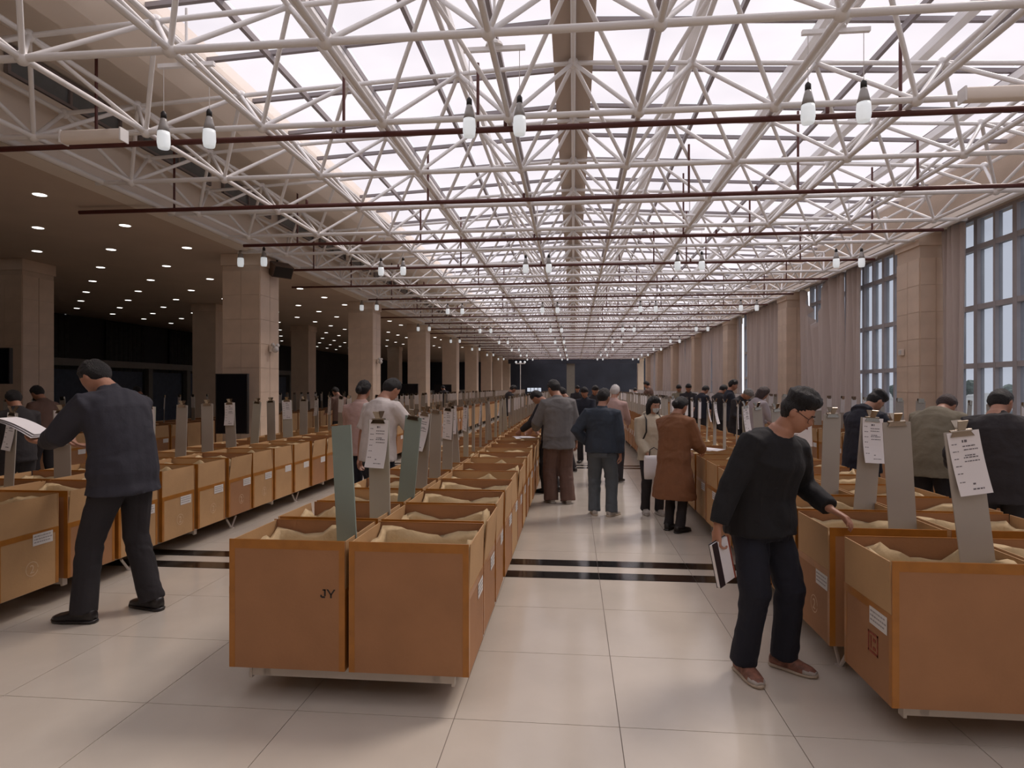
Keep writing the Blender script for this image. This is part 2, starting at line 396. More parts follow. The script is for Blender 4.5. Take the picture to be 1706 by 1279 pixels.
# curtains
def curtain(y0, y1, label, amp=.07, fold=.17, top=lambda u: 4.52, seed=0, x=6.80, sway=None):
    m = MB(); nu = max(24, int((y1-y0)/fold*8)); nv = 24; rnd = random.Random(seed)
    ph = rnd.random()*6
    for side in (0, 1):
        for j in range(nv+1):
            v = j/nv
            for i in range(nu+1):
                u = i/nu; z = .04+(top(u)-.04)*v
                yy = y0+(y1-y0)*u
                t = yy/fold*2*PI+ph+1.2*math.sin(yy*3.1+seed)
                if sway: yy += sway(u, v)
                dx = amp*math.sin(t)*(.75+.25*math.sin(yy*5+v*2))+.03*math.sin(t*.37+v*3)
                m.v.append((dx+(0 if side == 0 else .012), yy-(y0+y1)/2, z))
    W = nu+1; N = W*(nv+1)
    for j in range(nv):
        for i in range(nu):
            a = j*W+i
            m.face((a, a+W, a+W+1, a+1)); m.face((N+a, N+a+1, N+a+W+1, N+a+W))
    for i in range(nu):
        a = i; m.face((a, a+1, N+a+1, N+a)); a = nv*W+i; m.face((a, N+a, N+a+1, a+1))
    for j in range(nv):
        a = j*W; m.face((a, N+a, N+a+W, a+W)); a = j*W+nu; m.face((a, a+W, N+a+W, N+a))
    r = tag(empty('curtain', (x, (y0+y1)/2, 0)), label, 'curtain', 'curtains on the right-hand windows')
    obj('cloth', m.mesh('cloth', M_curtain, True), r)
    mm = MB(); mm.cyl((.09, -(y1-y0)/2, 4.56), (.09, (y1-y0)/2, 4.56), .018, n=8); obj('rail', mm.mesh('rail', M_frame), r)
    return r
curtain(11.78, 12.33, 'gathered curtain beside the rightmost large window', seed=1)
def sag(u):   # top edge pulled loose and hanging down in a V
    if .30 < u < .90: return 4.50-1.15*max(0, 1-abs((u-.62)/.28))**.8
    return 4.50
curtain(16.55, 19.62, 'wide pale curtain sagging in a V from its loosened top edge', amp=.12, fold=.36, top=sag, seed=5, sway=lambda u, v: .25*math.sin(PI*u)*(v-.5))
curtain(15.75, 16.5, 'straight gathered curtain left of the second window', seed=3)
curtain(13.25, 13.75, 'gathered curtain behind the nearest right pilaster', seed=31)
ya, yb = bays()[3]; curtain(ya+.05, ya+4.9, 'drawn curtain in the third window bay before its open slit', amp=.06, fold=.26, seed=7); curtain(yb-.35, yb-.02, 'narrow gathered curtain past the slit of the third window bay', seed=8)
for b in range(4, 8):
    ya, yb = bays()[b]; k = ORD[b]
    curtain(ya+.02, ya+3.9, 'long drawn curtain nearest the front in the %s window bay' % k, amp=.06, fold=.28, seed=20+b)
    curtain(ya+4.4, yb-.02, 'far drawn curtain past the gap in the %s window bay' % k, amp=.06, fold=.28, seed=40+b)

# outside
m = MB(); m.box(7.4, 260, -60, 260, -1.2, -.6); struct('ground_outside', m.mesh('ground', mat('outside_ground', (.22,.22,.21), var=.15, scale=.2)))
def tree(x, y, h, rx, label, seed):
    rnd = random.Random(seed); r = tag(empty('tree', (x, y, -.6)), label, 'tree', 'far trees outside the windows')
    m = MB(); m.tube([(0,0,0),(.1,0,h*.3),(0,.1,h*.6)], [.22,.16,.08], 8); obj('trunk', m.mesh('trunk', mat('bark_%d' % seed, (.06,.045,.035), var=.2)), r)
    m = MB()
    for k in range(26):
        a = rnd.random()*6.28; q = rnd.random(); c = Vector((math.cos(a)*rx*q, math.sin(a)*rx*q, h*(.35+.6*rnd.random()*(1-.4*q))))
        rr = rx*(.22+.2*rnd.random()); m.sphere(c, rr, 9, 6, lambda d, rr=rr, s=rnd.random()*9: d*rr*(1+.35*noise.noise(d*2.5+Vector((s,s,s)))))
    obj('crown', m.mesh('crown', mat('hazy_foliage_%d' % seed, (.10,.13,.10), var=.3, scale=2, rough=.9)), r)  # crown colour lightened to imitate distance haze
tree(66, 88, 2.6, 2.0, 'dark tree far outside, seen through the rightmost window', 1); tree(72, 108, 2.2, 3.0, 'low wide tree far outside beyond the rightmost window', 2)
tree(60, 124, 2.8, 2.0, 'tree far outside, seen through the second window', 3); tree(90, 160, 3.4, 4.5, 'broad tree on the horizon outside the windows', 4)
car = tag(empty('parked_car', (19.5, 27.8, -.6), .3), 'white car parked outside the rightmost window', 'car')
m = MB(); m.loft([((x,0,z),(0,w_,0),(0,0,h_)) for x,w_,z,h_ in ((-2.2,.7,.62,.22),(-2.1,.84,.62,.30),(-1,.88,.64,.34),(.9,.88,.64,.34),(2.0,.84,.58,.28),(2.2,.68,.55,.18))], 16, .6); obj('body', m.mesh('body', mat('white_car_paint', (.7,.72,.74), rough=.3, var=.03), True), car)
m = MB(); m.loft([((x,0,z),(0,w_,0),(0,0,h_)) for x,w_,z,h_ in ((-1.8,.6,.98,.1),(-1.2,.70,1.15,.26),(.3,.70,1.18,.28),(1.1,.6,.98,.1))], 16, .6); obj('cabin', m.mesh('cabin', mat('dark_car_glass', (.04,.05,.06), rough=.1, var=.05), True), car)
m = MB(); m.cyl((0,-.1,0),(0,.1,0),.32,n=16); me_wh = m.mesh('wheel', M_dark)
for x in (-1.35, 1.4):
    for y in (-.78, .78): obj('wheel', me_wh, car, (x, y, .32))
# ------------------------------------------------------------------ people
def sstep(a, b, x):
    t = max(0, min(1, (x-a)/(b-a))); return t*t*(3-2*t)
def head_pt(d):
    x, y, z = d
    p = Vector((x*.076, y*.096, z*.118))
    if z < 0:
        p.x *= 1-.30*(-z)**1.6; p.y += .016*(-z)
        if y < 0: p.y *= 1-.38*(-z)
    if y > 0:
        p.y -= .006*sstep(.6, 1, y)
        p.y += .024*math.exp(-(x/.13)**2-((z+.20)/.15)**2)
        p.y += .005*math.exp(-((z-.14)/.09)**2-(x/.5)**2)
        p.y -= .009*math.exp(-((abs(x)-.34)/.14)**2-((z-.01)/.08)**2)
        p.y += .007*math.exp(-(x/.22)**2-((z+.52)/.07)**2)
        p.y += .008*math.exp(-(x/.25)**2-((z+.85)/.12)**2)
    return p
def remesh(mb, name, mt, vox, smooth=3, wr=0.0, seed=0, wfreq=7.0):
    me = mb.mesh('tmp', mt); bm = bmesh.new(); bm.from_mesh(me); bmesh.ops.recalc_face_normals(bm, faces=bm.faces); bm.to_mesh(me); bm.free()
    o = bpy.data.objects.new('tmp', me); COL.objects.link(o)
    md = o.modifiers.new('r', 'REMESH'); md.mode = 'VOXEL'; md.voxel_size = vox
    sm = o.modifiers.new('s', 'SMOOTH'); sm.factor = .5; sm.iterations = smooth
    dg = bpy.context.evaluated_depsgraph_get(); out = bpy.data.meshes.new_from_object(o.evaluated_get(dg))
    bpy.data.objects.remove(o); bpy.data.meshes.remove(me); out.name = name
    if wr:
        s = Vector((seed*3.1, seed*1.7, seed*.9))
        nrm = [v.normal.copy() for v in out.vertices]
        for v, n in zip(out.vertices, nrm):
            c = v.co
            q = Vector((c.x*wfreq, c.y*wfreq, c.z*wfreq*.8+2.0*noise.noise(c*4+s)))
            v.co = c+n*(wr*(noise.noise(q+s)+.5*noise.noise(q*2.1+s)))
    out.materials.clear(); out.materials.append(mt)
    out.polygons.foreach_set('use_smooth', [True]*len(out.polygons)); out.update(); return out
def ik(S, T, a, b, pole):
    S = Vector(S); T = Vector(T); d = T-S; L = min(d.length, (a+b)*.995); u = d.normalized(); T = S+u*L
    k = (a*a-b*b+L*L)/(2*L); h = math.sqrt(max(0, a*a-k*k)); p = Vector(pole); p = (p-u*p.dot(u)).normalized()
    return S+u*k+p*h, T
def hand(mb, W, d, n, side, curl=.6, fine=True):
    """palm, four fingers, thumb. d: finger direction, n: palm normal, side: +1 right hand"""
    d = Vector(d).normalized(); n = Vector(n); n = (n-d*n.dot(d)).normalized(); s = d.cross(n)*side
    W = Vector(W)
    mb.loft([(W-d*.02, s*.026, n*.021), (W+d*.02, s*.034, n*.018), (W+d*.06, s*.043, n*.016), (W+d*.092, s*.043, n*.013), (W+d*.098, s*.036, n*.008)], 12)
    if not fine:
        mb.tube([W+d*.085, W+d*.14+n*.015, W+d*.165+n*.035], [.032, .03, .018], 8, .5); 
        mb.tube([W+d*.03+s*.03, W+d*.075+s*.06+n*.02], [.013, .010], 8); return
    for k, (o, L) in enumerate(((.035, .072), (.0125, .084), (-.011, .078), (-.034, .060))):
        p = W+d*.088+s*o; pts = [p-d*.012, p]; a = .15; dirs = (d+s*(o*2.2)).normalized()
        for f in (.42, .32, .26):
            a += curl; v = dirs*math.cos(a)+n*math.sin(a); p = p+v*(L*f); pts.append(p)
        mb.tube(pts, [.0092, .0092, .0085, .0078, .0062], 8)
    p = W+d*.025+s*.032
    q = p+(d*.6+s*.62+n*.35).normalized()*.042; t = q+(d*.85+s*.1+n*.5).normalized()*.032; e = t+(d*.85-s*.15+n*.5).normalized()*.022
    mb.tube([p-s*.012, p, q, t, e], [.013, .0135, .0105, .0095, .007], 8)

def person(label, loc, yaw, H=1.72, lean=0., side=0., hp=10., hy=0., hr=0., L=None, Rr=None, fl=(-.11, .03, 10), fr=(.11, -.03, -10), top=None, bot=None, shoe=None,
           hair='short', hm=None, skin=None, vox=.012, seed=0, fat=1.0, hip=.905, curlL=.5, curlR=.5, nL=None, nR=None, dL=None, dR=None, poleL=None, poleR=None, sole=None, group=None, laces=False):
    top = dict(dict(m=None, hem=.80, sleeve=1.0, th=.024, flare=0., collar=True, name='jacket'), **(top or {}))
    bot = dict(dict(m=None, th=.02, hemr=.072, low=.055), **(bot or {}))
    skin = skin or M_skin; hm = hm or M_hair; shoe = shoe or M_dark; sole = sole or shoe
    root = tag(empty('person', (loc[0], loc[1], 0), R(yaw)), label, 'person', group); root.scale = (H/1.72,)*3
    fine = vox < .0095; far = vox > .014
    # spine
    pel = Vector((0, 0, hip)); dz = hip-.905
    sp = {}; p = Vector((0, 0, .78+dz)); z = .78; N = 30
    def frame(zr):
        t = sstep(.93, 1.32, zr); up = Vector((math.sin(R(side))*t, math.sin(R(lean))*t, math.cos(R(max(abs(lean), abs(side)))*t))).normalized()
        r = Vector((1, 0, 0)); r = (r-up*r.dot(up)).normalized(); return up, r, up.cross(r)
    pts = [(z, p.copy())]
    while z < 1.52:
        up, r, f = frame(z); p = p+up*.02; z += .02; pts.append((z, p.copy()))
    def S(zr):
        if zr < .78: return Vector((0, 0, zr+dz))
        i = min(int((zr-.78)/.02), len(pts)-2); t = (zr-pts[i][0])/.02; return pts[i][1].lerp(pts[i+1][1], min(1, t))
    def sec(zr, rx, ry, fy=0.):
        up, r, f = frame(zr); return (S(zr)+f*fy, r*rx, f*ry)
    TOR = [(.80,.115,.095,0), (.86,.165,.12,0), (.93,.172,.122,0), (1.05,.150,.108,.005), (1.18,.160,.115,.01), (1.30,.174,.118,.005), (1.37,.166,.105,-.005), (1.43,.112,.084,-.01), (1.465,.075,.066,-.005), (1.50,.058,.06,.0)]
    up, r_, f_ = frame(1.4)
    SH = {s: S(1.375)+r_*(.172*s) for s in (-1, 1)}
    tg = {-1: L or (-.26, .06, .80), 1: Rr or (.26, .06, .80)}
    arm = {}
    for s in (-1, 1):
        pole = (poleL if s < 0 else poleR) or (.5*s, -1, -.35)
        T = Vector(tg[s]); e, wv = ik(SH[s], T, .285, .255, pole); arm[s] = (SH[s], e, wv)
    feet = {-1: fl, 1: fr}; leg = {}
    for s in (-1, 1):
        fx, fy, fa = feet[s]; A = Vector((fx, fy, .085)); Hj = Vector((.088*s, 0, hip)); k, A = ik(Hj, A, .425, .415, (math.sin(R(fa))*-.5, 1, 0)); leg[s] = (Hj, k, Vector((fx, fy, .085)))
    # head frame
    hu, hr_, hf = frame(1.5); M3 = Matrix((hr_, hf, hu)).transposed() @ Euler((R(-hp), R(hr), R(hy)), 'YXZ').to_matrix() if False else Matrix((hr_, hf, hu)).transposed() @ Matrix.Rotation(R(hy), 3, 'Z') @ Matrix.Rotation(R(hr), 3, 'Y') @ Matrix.Rotation(R(-hp), 3, 'X')
    NB = S(1.49); hc = NB + M3 @ Vector((0, .022, .125)); HM = Matrix.Translation(hc) @ M3.to_4x4()
    # body (one continuous surface)
    b = MB()
    b.loft([sec(z_, rx*fat*.96, ry*fat*.96, fy) for z_, rx, ry, fy in TOR], 16)
    b.tube([S(1.44), NB, NB.lerp(hc, .55), hc], [.066, .058, .056, .05], 12)
    b.sphere((0,0,0), 1, 36 if fine else 24, 26 if fine else 18, lambda d: HM @ head_pt(d))
    for s in (-1, 1): b.sphere((0,0,0), 1, 8, 6, lambda d, s=s: HM @ Vector((.077*s+d.x*.010, -.006+d.y*.018, -.005+d.z*.030)))
    for s in (-1, 1):
        a0, e, wv = arm[s]; b.tube([a0+(S(1.36)-a0)*.3, a0, a0.lerp(e, .5), e, e.lerp(wv, .4), wv], [.05, .052, .046, .037, .036, .026], 10)
        d = (wv-e).normalized(); dd = (dL if s < 0 else dR); d2 = Vector(dd) if dd else (d*.8+Vector((0, .1, -.25))).normalized()
        nn = (nL if s < 0 else nR) or (-s*.9, .2, -.1)
        hand(b, wv+d2*.012, d2, nn, -s if False else s*-1, curlL if s < 0 else curlR, fine or not far)
        Hj, k, A = leg[s]; fa = R(feet[s][2])
        b.tube([Hj+Vector((0,0,.03)), Hj, Hj.lerp(k, .5), k, k.lerp(A, .35), A, A-Vector((0,0,.05))], [.07, .082, .068, .05, .05, .036, .036], 10)
        fd = Vector((-math.sin(fa)*-1 if False else -math.sin(fa), math.cos(fa), 0))
        b.tube([A-Vector((0,0,.035))-fd*.04, A-Vector((0,0,.05))+fd*.06, A-Vector((0,0,.06))+fd*.13], [.03, .028, .018], 8)
    obj('body', remesh(b, 'body', skin, vox if fine else vox*1.0, 2 if fine else 1), root)
    # top
    th = top['th']; c = MB(); hem = top['hem']
    prof = [(z_, rx, ry, fy) for z_, rx, ry, fy in TOR if z_ > max(hem, .80)+.03 and z_ <= 1.44]
    secs = []
    if hem < .86:
        for z_ in ([hem, hem+(.84-hem)*.5] if hem < .72 else [hem]):
            k = 1+top['flare']*(.9-z_)/.4; secs.append(sec(z_, (.178*fat+th)*k, (.128*fat+th)*k, .0))
    else: secs.append(sec(hem, (.17*fat+th), (.12*fat+th), 0))
    for z_, rx, ry, fy in prof:
        ex = th*(1.0 if z_ < 1.35 else .75)
        if z_ < 1.2 and th > .02: rx = max(rx, .160); ry = max(ry, .112)
        secs.append(sec(z_, rx*fat+ex, ry*fat+ex, fy))
    secs.append(sec(1.462, .085, .074, -.008)); secs.append(sec(1.475, .078, .068, -.006)); c.loft(secs, 20)
    sl = top['sleeve']
    for s in (-1, 1):
        a0, e, wv = arm[s]; pt = [a0+(S(1.36)-a0)*.35, a0, a0.lerp(e, .5)]; rd = [.058+th, .060+th*.9, .050+th*.9]
        if sl >= 1: pt += [e, e.lerp(wv, .5), e.lerp(wv, .93)]; rd += [.042+th*.95, .037+th*.85, .030+th*.75]
        else: pt += [a0.lerp(e, .85)]; rd += [.05+th]
        c.tube(pt, rd, 12)
    if top['collar']:
        for k in range(10):
            pass
        c.loft([sec(1.45, .082, .076, -.01), sec(1.478, .072, .068, -.008), sec(1.492, .068, .064, -.006)], 16)
    if top.get('hood'):
        up, r2, f2 = frame(1.45); c.loft([(S(1.40)-f2*.10, r2*.05, up*.02), (S(1.44)-f2*.115, r2*.12, up*.05), (S(1.47)-f2*.08, r2*.125, up*.055), (S(1.48)-f2*.03, r2*.11, up*.03)], 14)
    vt = max(.010, vox)
    obj(top['name'], remesh(c, top['name'], top['m'], vt, 3, wr=.010 if not far else 0, seed=seed), root)
    # trousers
    t = MB(); bt = bot['th']
    t.loft([sec(.80, .13*fat+bt, .105*fat+bt), sec(.86, .166*fat+bt*.8, .124*fat+bt*.7), sec(.93, .170*fat+bt*.5, .120*fat+bt*.5), sec(1.0, .155*fat+bt*.4, .108*fat+bt*.4)], 16)
    for s in (-1, 1):
        Hj, k, A = leg[s]; q = Vector((A.x, A.y-.005, bot['low'])); hr2 = bot['hemr']
        t.tube([Hj+Vector((-.01*s,0,.04)), Hj+Vector((0,0,-.06)), Hj.lerp(k, .55), k, k.lerp(q, .5), q], [.085+bt*.4, .09+bt*.6, .074+bt*.8, .058+bt, max(.054+bt*.8, hr2*.95), hr2], 14)
    obj('trousers', remesh(t, 'trousers', bot['m'], vt, 3, wr=.009 if not far else 0, seed=seed+5, wfreq=9), root)
    # shoes
    for s in (-1, 1):
        A = leg[s][2]; fa = R(feet[s][2]); mm = MB()
        mm.loft([((0,-.085,.040),(.024,0,0),(0,0,.030)), ((0,-.07,.05),(.036,0,0),(0,0,.045)), ((0,-.02,.055),(.040,0,0),(0,0,.052)), ((0,.04,.048),(.043,0,0),(0,0,.042)), ((0,.10,.036),(.048,0,0),(0,0,.030)), ((0,.155,.030),(.042,0,0),(0,0,.023)), ((0,.185,.026),(.022,0,0),(0,0,.014))], 14, .8)
        mm.v = [(x, y, max(z_, .012)) for x, y, z_ in mm.v]
        so_ = obj('shoe', mm.mesh('shoe', shoe, True), root, (A.x, A.y, 0), (0, 0, fa))
        if not far:
            mm = MB(); mm.loft([((0,-.092,.011),(.020,0,0),(0,0,.011)), ((0,-.075,.011),(.040,0,0),(0,0,.011)), ((0,.0,.011),(.043,0,0),(0,0,.011)), ((0,.10,.011),(.052,0,0),(0,0,.011)), ((0,.165,.012),(.043,0,0),(0,0,.011)), ((0,.195,.014),(.018,0,0),(0,0,.009))], 12, .6)
            obj('sole', mm.mesh('sole', sole, True), so_)
        if laces:
            mm = MB()
            for q in range(5): yy = .025+.022*q; zz = .092-.011*q; mm.tube([(-.026, yy, zz-.012), (-.012, yy+.004, zz), (.012, yy-.004, zz), (.026, yy, zz-.012)], [.0045]*4, 6)
            obj('laces', mm.mesh('laces', M_label, True), so_)
            mm = MB(); mm.loft([((0,.125,.030),(.050,0,0),(0,0,.024)), ((0,.16,.028),(.043,0,0),(0,0,.021)), ((0,.188,.024),(.023,0,0),(0,0,.014))], 12, .8); mm.v = [(x, y, max(z_, .014)) for x, y, z_ in mm.v]
            obj('toe_cap', mm.mesh('toe_cap', m_shoe1, True), so_)
    # hair
    sd = Vector((seed*2.3, seed*.7, 1))
    def hfn(d):
        x, y, z_ = d
        if hair in ('short', 'cap', 'quiff'):
            line = (.52 if hair == 'quiff' else .40) if y > .62 else (.40-(.62-y)*.72 if y > 0 else -.05-(-y)*1.02)
        elif hair == 'bun': line = .42 if y > .55 else (.42-(.55-y)*1.0 if y > 0 else -.13-(-y)*.95)
        else: line = .45 if y > .55 else (.45-(.55-y)*2.4 if y > -.05 else -1.1)
        k = sstep(line-.05, line+.03, z_); p = head_pt(d)
        th_ = {'short': .016, 'quiff': .016, 'cap': .017, 'bun': .017, 'long': .024}[hair]
        th_ *= .15+.85*sstep(line, line+.5, z_)
        if hair == 'quiff': th_ = th_*.5+.034*sstep(.38, .72, z_)*(1-.25*abs(x))
        n = d.normalized(); q = p+n*(th_+(.004+.006*sstep(0, .6, z_))*noise.noise(d*6+sd)*(1 if hair != 'cap' else .4))
        if hair == 'long' and z_ < .1 and y < .3: q.z -= .075*sstep(.1, -.8, z_); q.x *= 1+.25*sstep(.1, -.6, z_); q.y -= .01
        return HM @ (p*.955).lerp(q, k)
    mm = MB(); mm.sphere((0,0,0), 1, 40, 30, hfn)
    if hair == 'bun': mm.sphere((0,0,0), 1, 12, 9, lambda d: HM @ (Vector((0,-.118,-.03))+Vector((d.x*.042, d.y*.038, d.z*.05))*(1+.15*noise.noise(d*3))))
    obj('hair', mm.mesh('hair', hm, True), root)
    # face
    if not far:
        ey = MB()
        for s in (-1, 1):
            q = head_pt(Vector((.34*s, .93, .0)).normalized()); 
            ey.loft([(HM @ (q+Vector((-.013,-.001,-.001))), M3 @ Vector((0,.002,0)), M3 @ Vector((0,0,.001))), (HM @ (q+Vector((0,.002,-.001))), M3 @ Vector((0,.003,0)), M3 @ Vector((0,0,.0042))), (HM @ (q+Vector((.013,-.002,-.001))), M3 @ Vector((0,.002,0)), M3 @ Vector((0,0,.001)))], 8)
        obj('eyes', ey.mesh('eyes', M_hair, True), root)
        br = MB()
        for s in (-1, 1):
            ps = [HM @ (head_pt(Vector((x_*s, .93, .17+zz)).normalized())+Vector((0,.002,0))) for x_, zz in ((.16, 0), (.34, .03), (.52, .0))]
            br.tube(ps, [.0035, .0042, .002], 6)
        obj('eyebrows', br.mesh('eyebrows', M_hair, True), root)
        mo = MB(); mo.tube([HM @ (head_pt(Vector((x_, .9, -.50)).normalized())+Vector((0,.0015,0))) for x_ in (-.22, -.1, 0, .1, .22)], [.0015, .004, .0045, .004, .0015], 6)
        obj('mouth', mo.mesh('mouth', mat('lips_%d' % seed, (.28,.10,.08), var=.05), True), root)
    root['_'] = 0; del root['_']
    info = dict(root=root, HM=HM, M3=M3, arm=arm, S=S, frame=frame)
    return info

def world_of(info, p):
    r = info['root']; return Matrix.Translation(r.location) @ Matrix.Rotation(r.rotation_euler.z, 4, 'Z') @ Matrix.Diagonal((*r.scale, 1)) @ Vector(p)

c_navy = cloth('navy_suit', (.030,.030,.042)); c_navyt = cloth('dark_trousers', (.020,.018,.022)); c_blk = cloth('black_knit', (.007,.007,.009)); c_dknav = cloth('dark_navy_trousers', (.008,.010,.020))
c_white = cloth('white_cotton', (.62,.57,.55)); c_pink = cloth('pink_cotton', (.45,.30,.27)); c_grey = cloth('grey_jacket_cloth', (.155,.148,.148)); c_brown = cloth('brown_trouser_cloth', (.15,.088,.07))
c_den = cloth('dark_denim', (.030,.042,.062)); c_jean = cloth('blue_grey_jeans', (.085,.10,.115)); c_cream = cloth('cream_fleece', (.55,.48,.37)); c_coat = cloth('camel_brown_wool', (.20,.085,.038))
c_char = cloth('charcoal_cloth', (.022,.019,.022)); c_olive = cloth('olive_cloth', (.20,.175,.125)); c_hood = cloth('navy_parka', (.014,.016,.028)); c_lav = cloth('pale_mauve_cloth', (.34,.30,.32))
m_shoe1 = mat('pale_trainer', (.42,.39,.36), rough=.6, var=.15, scale=30); m_shoe2 = mat('rusty_trainer', (.22,.10,.07), rough=.6, var=.5, scale=25); m_sole = mat('cream_sole', (.45,.38,.30), rough=.7, var=.08)

# suited man, left aisle
P1 = person('man in a dark navy suit reading papers beside the left boxes', (-3.20, 4.22), 74, H=1.90, lean=25, hp=22, hy=6, L=(-.14, .54, 1.10), Rr=(.10, .46, 1.06), fl=(-.20, .10, 18), fr=(.13, -.09, 0),
    top=dict(m=c_navy, hem=.79, th=.036, flare=.10, name='suit_jacket'), bot=dict(m=c_navyt, hemr=.078, th=.022, low=.06), shoe=mat('black_leather', (.014,.012,.013), rough=.35, var=.2), hair='short', vox=.009, seed=1, fat=1.10, dL=(-.15, .9, .1), nL=(.1, -.1, 1), dR=(-.4, .8, .1), nR=(0, 0, 1), curlL=.35, poleL=(-.8, -.5, -.7))
# man in black sweater, front right
P7 = person('man in glasses, black sweater and dark trousers leaning over the right boxes', (1.075, 3.76), -152, H=1.63, lean=21, side=-8, hp=8, hy=30, hr=-4, laces=True, L=(-.31, .24, .985), Rr=(.38, .06, .90), fl=(-.13, .06, 22), fr=(.155, .03, -14),
    top=dict(m=c_blk, hem=.83, th=.034, collar=False, name='sweater'), bot=dict(m=c_dknav, hemr=.083, th=.030, low=.075), shoe=m_shoe2, sole=m_sole, hair='quiff', vox=.0065, seed=2, fat=1.16, dL=(-.25, .85, -.35), nL=(.35, -.2, -.9), dR=(.08, .02, -1), nR=(-.9, .1, 0), curlR=.75, curlL=.45)
hm_ = P7['HM']; gl = MB()
for s in (-1, 1):
    cpt = head_pt(Vector((.34*s, .93, .0)).normalized())+Vector((.002*s, .012, -.004)); ring = [hm_ @ (cpt+Vector((.024*math.cos(t*PI/8), -.006*abs(math.cos(t*PI/8)) if math.cos(t*PI/8)*s > 0 else 0, .019*math.sin(t*PI/8)))) for t in range(17)]
    gl.tube(ring, [.0017]*17, 6)
    gl.tube([hm_ @ (cpt+Vector((.024*s, -.006, .004))), hm_ @ Vector((.078*s, .02, .012)), hm_ @ Vector((.083*s, -.015, .008))], [.0019]*3, 6)
gl.tube([hm_ @ Vector((-.012, .108, .002)), hm_ @ Vector((.012, .108, .002))], [.0016]*2, 6)
obj('glasses', gl.mesh('glasses', mat('dark_spectacle_frame', (.03,.015,.012), rough=.3, var=.1), True), P7['root'])
# booklet in his right hand
wv = P7['arm'][1][2]; bk = tag(empty('booklet', world_of(P7, (wv.x+.005, wv.y+.02, wv.z-.09)), R(-152)), 'dark covered booklet hanging from the hand of the man in black', 'booklet')
bk.rotation_euler = (R(6), R(10), R(-152+18))
obj('cover', me_box(-.080, .080, -.012, -.009, -.22, .02, mat('dark_cover', (.025,.015,.018), rough=.4, var=.1), 'cover'), bk); obj('cover', me_box(.030, .080, .009, .012, -.22, .02, bpy.data.materials['dark_cover'], 'cover'), bk)
obj('pages', me_box(-.074, .078, -.009, .009, -.216, .014, M_paper, 'pages'), bk); obj('edge_binding', me_box(-.080, -.070, .009, .012, -.22, .02, M_stamp, 'edge_binding'), bk)

# white T-shirt man and companion (left aisle)
person('man in a white T-shirt bending over the middle boxes', (-2.06, 6.50), -28, H=1.76, lean=15, hp=26, hy=-8, L=(-.30, .02, .80), Rr=(.33, .40, .98), top=dict(m=c_white, hem=.83, th=.030, sleeve=.4, name='t_shirt', collar=False), bot=dict(m=c_dknav, hemr=.08), shoe=M_dark, hair='short', vox=.009, seed=3, fat=1.08, dR=(.2, .9, -.3), nR=(0, -.2, -1))
person('person in a pink shirt standing just past the man in white', (-2.62, 7.55), -12, H=1.70, lean=6, hp=12, L=(-.2, .3, .95), top=dict(m=c_pink, hem=.80, name='shirt'), bot=dict(m=c_dknav), hair='bun', vox=.014, seed=4)
# central aisle
person('man in a grey jacket and brown trousers with his back turned in the aisle', (-.20, 8.85), 14, H=1.74, lean=8, side=-2, hp=22, hy=24, L=(-.26, .34, 1.02), Rr=(.27, .06, .80), fl=(-.10, .05, 8), fr=(.12, -.04, -4), top=dict(m=c_grey, hem=.76, th=.042, name='jacket'), bot=dict(m=c_brown, hemr=.105, th=.045, low=.035), shoe=m_shoe1, hair='short', vox=.0095, seed=5, fat=1.08)
person('person in dark clothes half hidden left of the grey jacket', (-.34, 9.75), 62, H=1.66, lean=24, hp=34, L=(-.2, .45, .98), Rr=(.15, .45, .98), top=dict(m=c_char, name='jacket'), bot=dict(m=c_navyt), hair='short', vox=.014, seed=6)
person('man in a dark denim jacket and grey jeans with one hand on his hip', (.36, 8.05), -4, H=1.60, lean=2, hp=14, hy=-30, L=(-.20, .12, .97), Rr=(.25, .02, .82), poleL=(-1, -.35, -.1), fl=(-.10, .03, 10), fr=(.13, -.02, -34), top=dict(m=c_den, hem=.86, th=.045, name='denim_jacket'), bot=dict(m=c_jean, hemr=.085, th=.034, low=.05), shoe=m_shoe1, sole=m_sole, hair='short', vox=.009, seed=7, fat=1.05)
P5 = person('woman in a cream hoodie and face mask carrying a white bag', (1.0, 8.22), 190, H=1.49, lean=3, hp=12, hy=14, L=(-.16, .20, .92), Rr=(.12, .20, .90), fl=(-.10, .04, 8), fr=(.09, -.02, -6), top=dict(m=c_cream, hem=.80, th=.042, name='hoodie', hood=True), bot=dict(m=c_char, hemr=.07), shoe=m_shoe1, hair='long', vox=.009, seed=8, fat=1.0, skin=M_skin2)
hm_ = P5['HM']; mk = MB()
nu, nv = 14, 10; base = len(mk.v)
for off_ in (.007, .001):
    for j in range(nv+1):
        for i in range(nu+1):
            x_ = -.80+1.6*i/nu; z_ = -.80+.72*j/nv*(1-.25*abs(x_)); dd = Vector((x_, .75, z_)).normalized(); mk.v.append(tuple(hm_ @ (head_pt(dd)*1.0+dd*off_)))
Wm = nu+1; Nm = Wm*(nv+1)
for j in range(nv):
    for i in range(nu):
        a = j*Wm+i; mk.face((a, a+1, a+Wm+1, a+Wm)); mk.face((Nm+a, Nm+a+Wm, Nm+a+Wm+1, Nm+a+1))
obj('face_mask', mk.mesh('face_mask', mat('mask_fabric', (.60,.66,.68), rough=.8, var=.03), True), P5['root'])
stp = MB()
for s in (-1, 1): stp.tube([P5['S'](1.44)+Vector((.11*s, -.02, .035)), P5['S'](1.38)+Vector((.12*s, .125, .02)), P5['S'](1.22)+Vector((.13*s, .165, 0)), P5['S'](1.12)+Vector((.16*s, .12, 0))], [.016]*4, 8, .5)
obj('backpack_straps', stp.mesh('straps', M_dark, True), P5['root'])
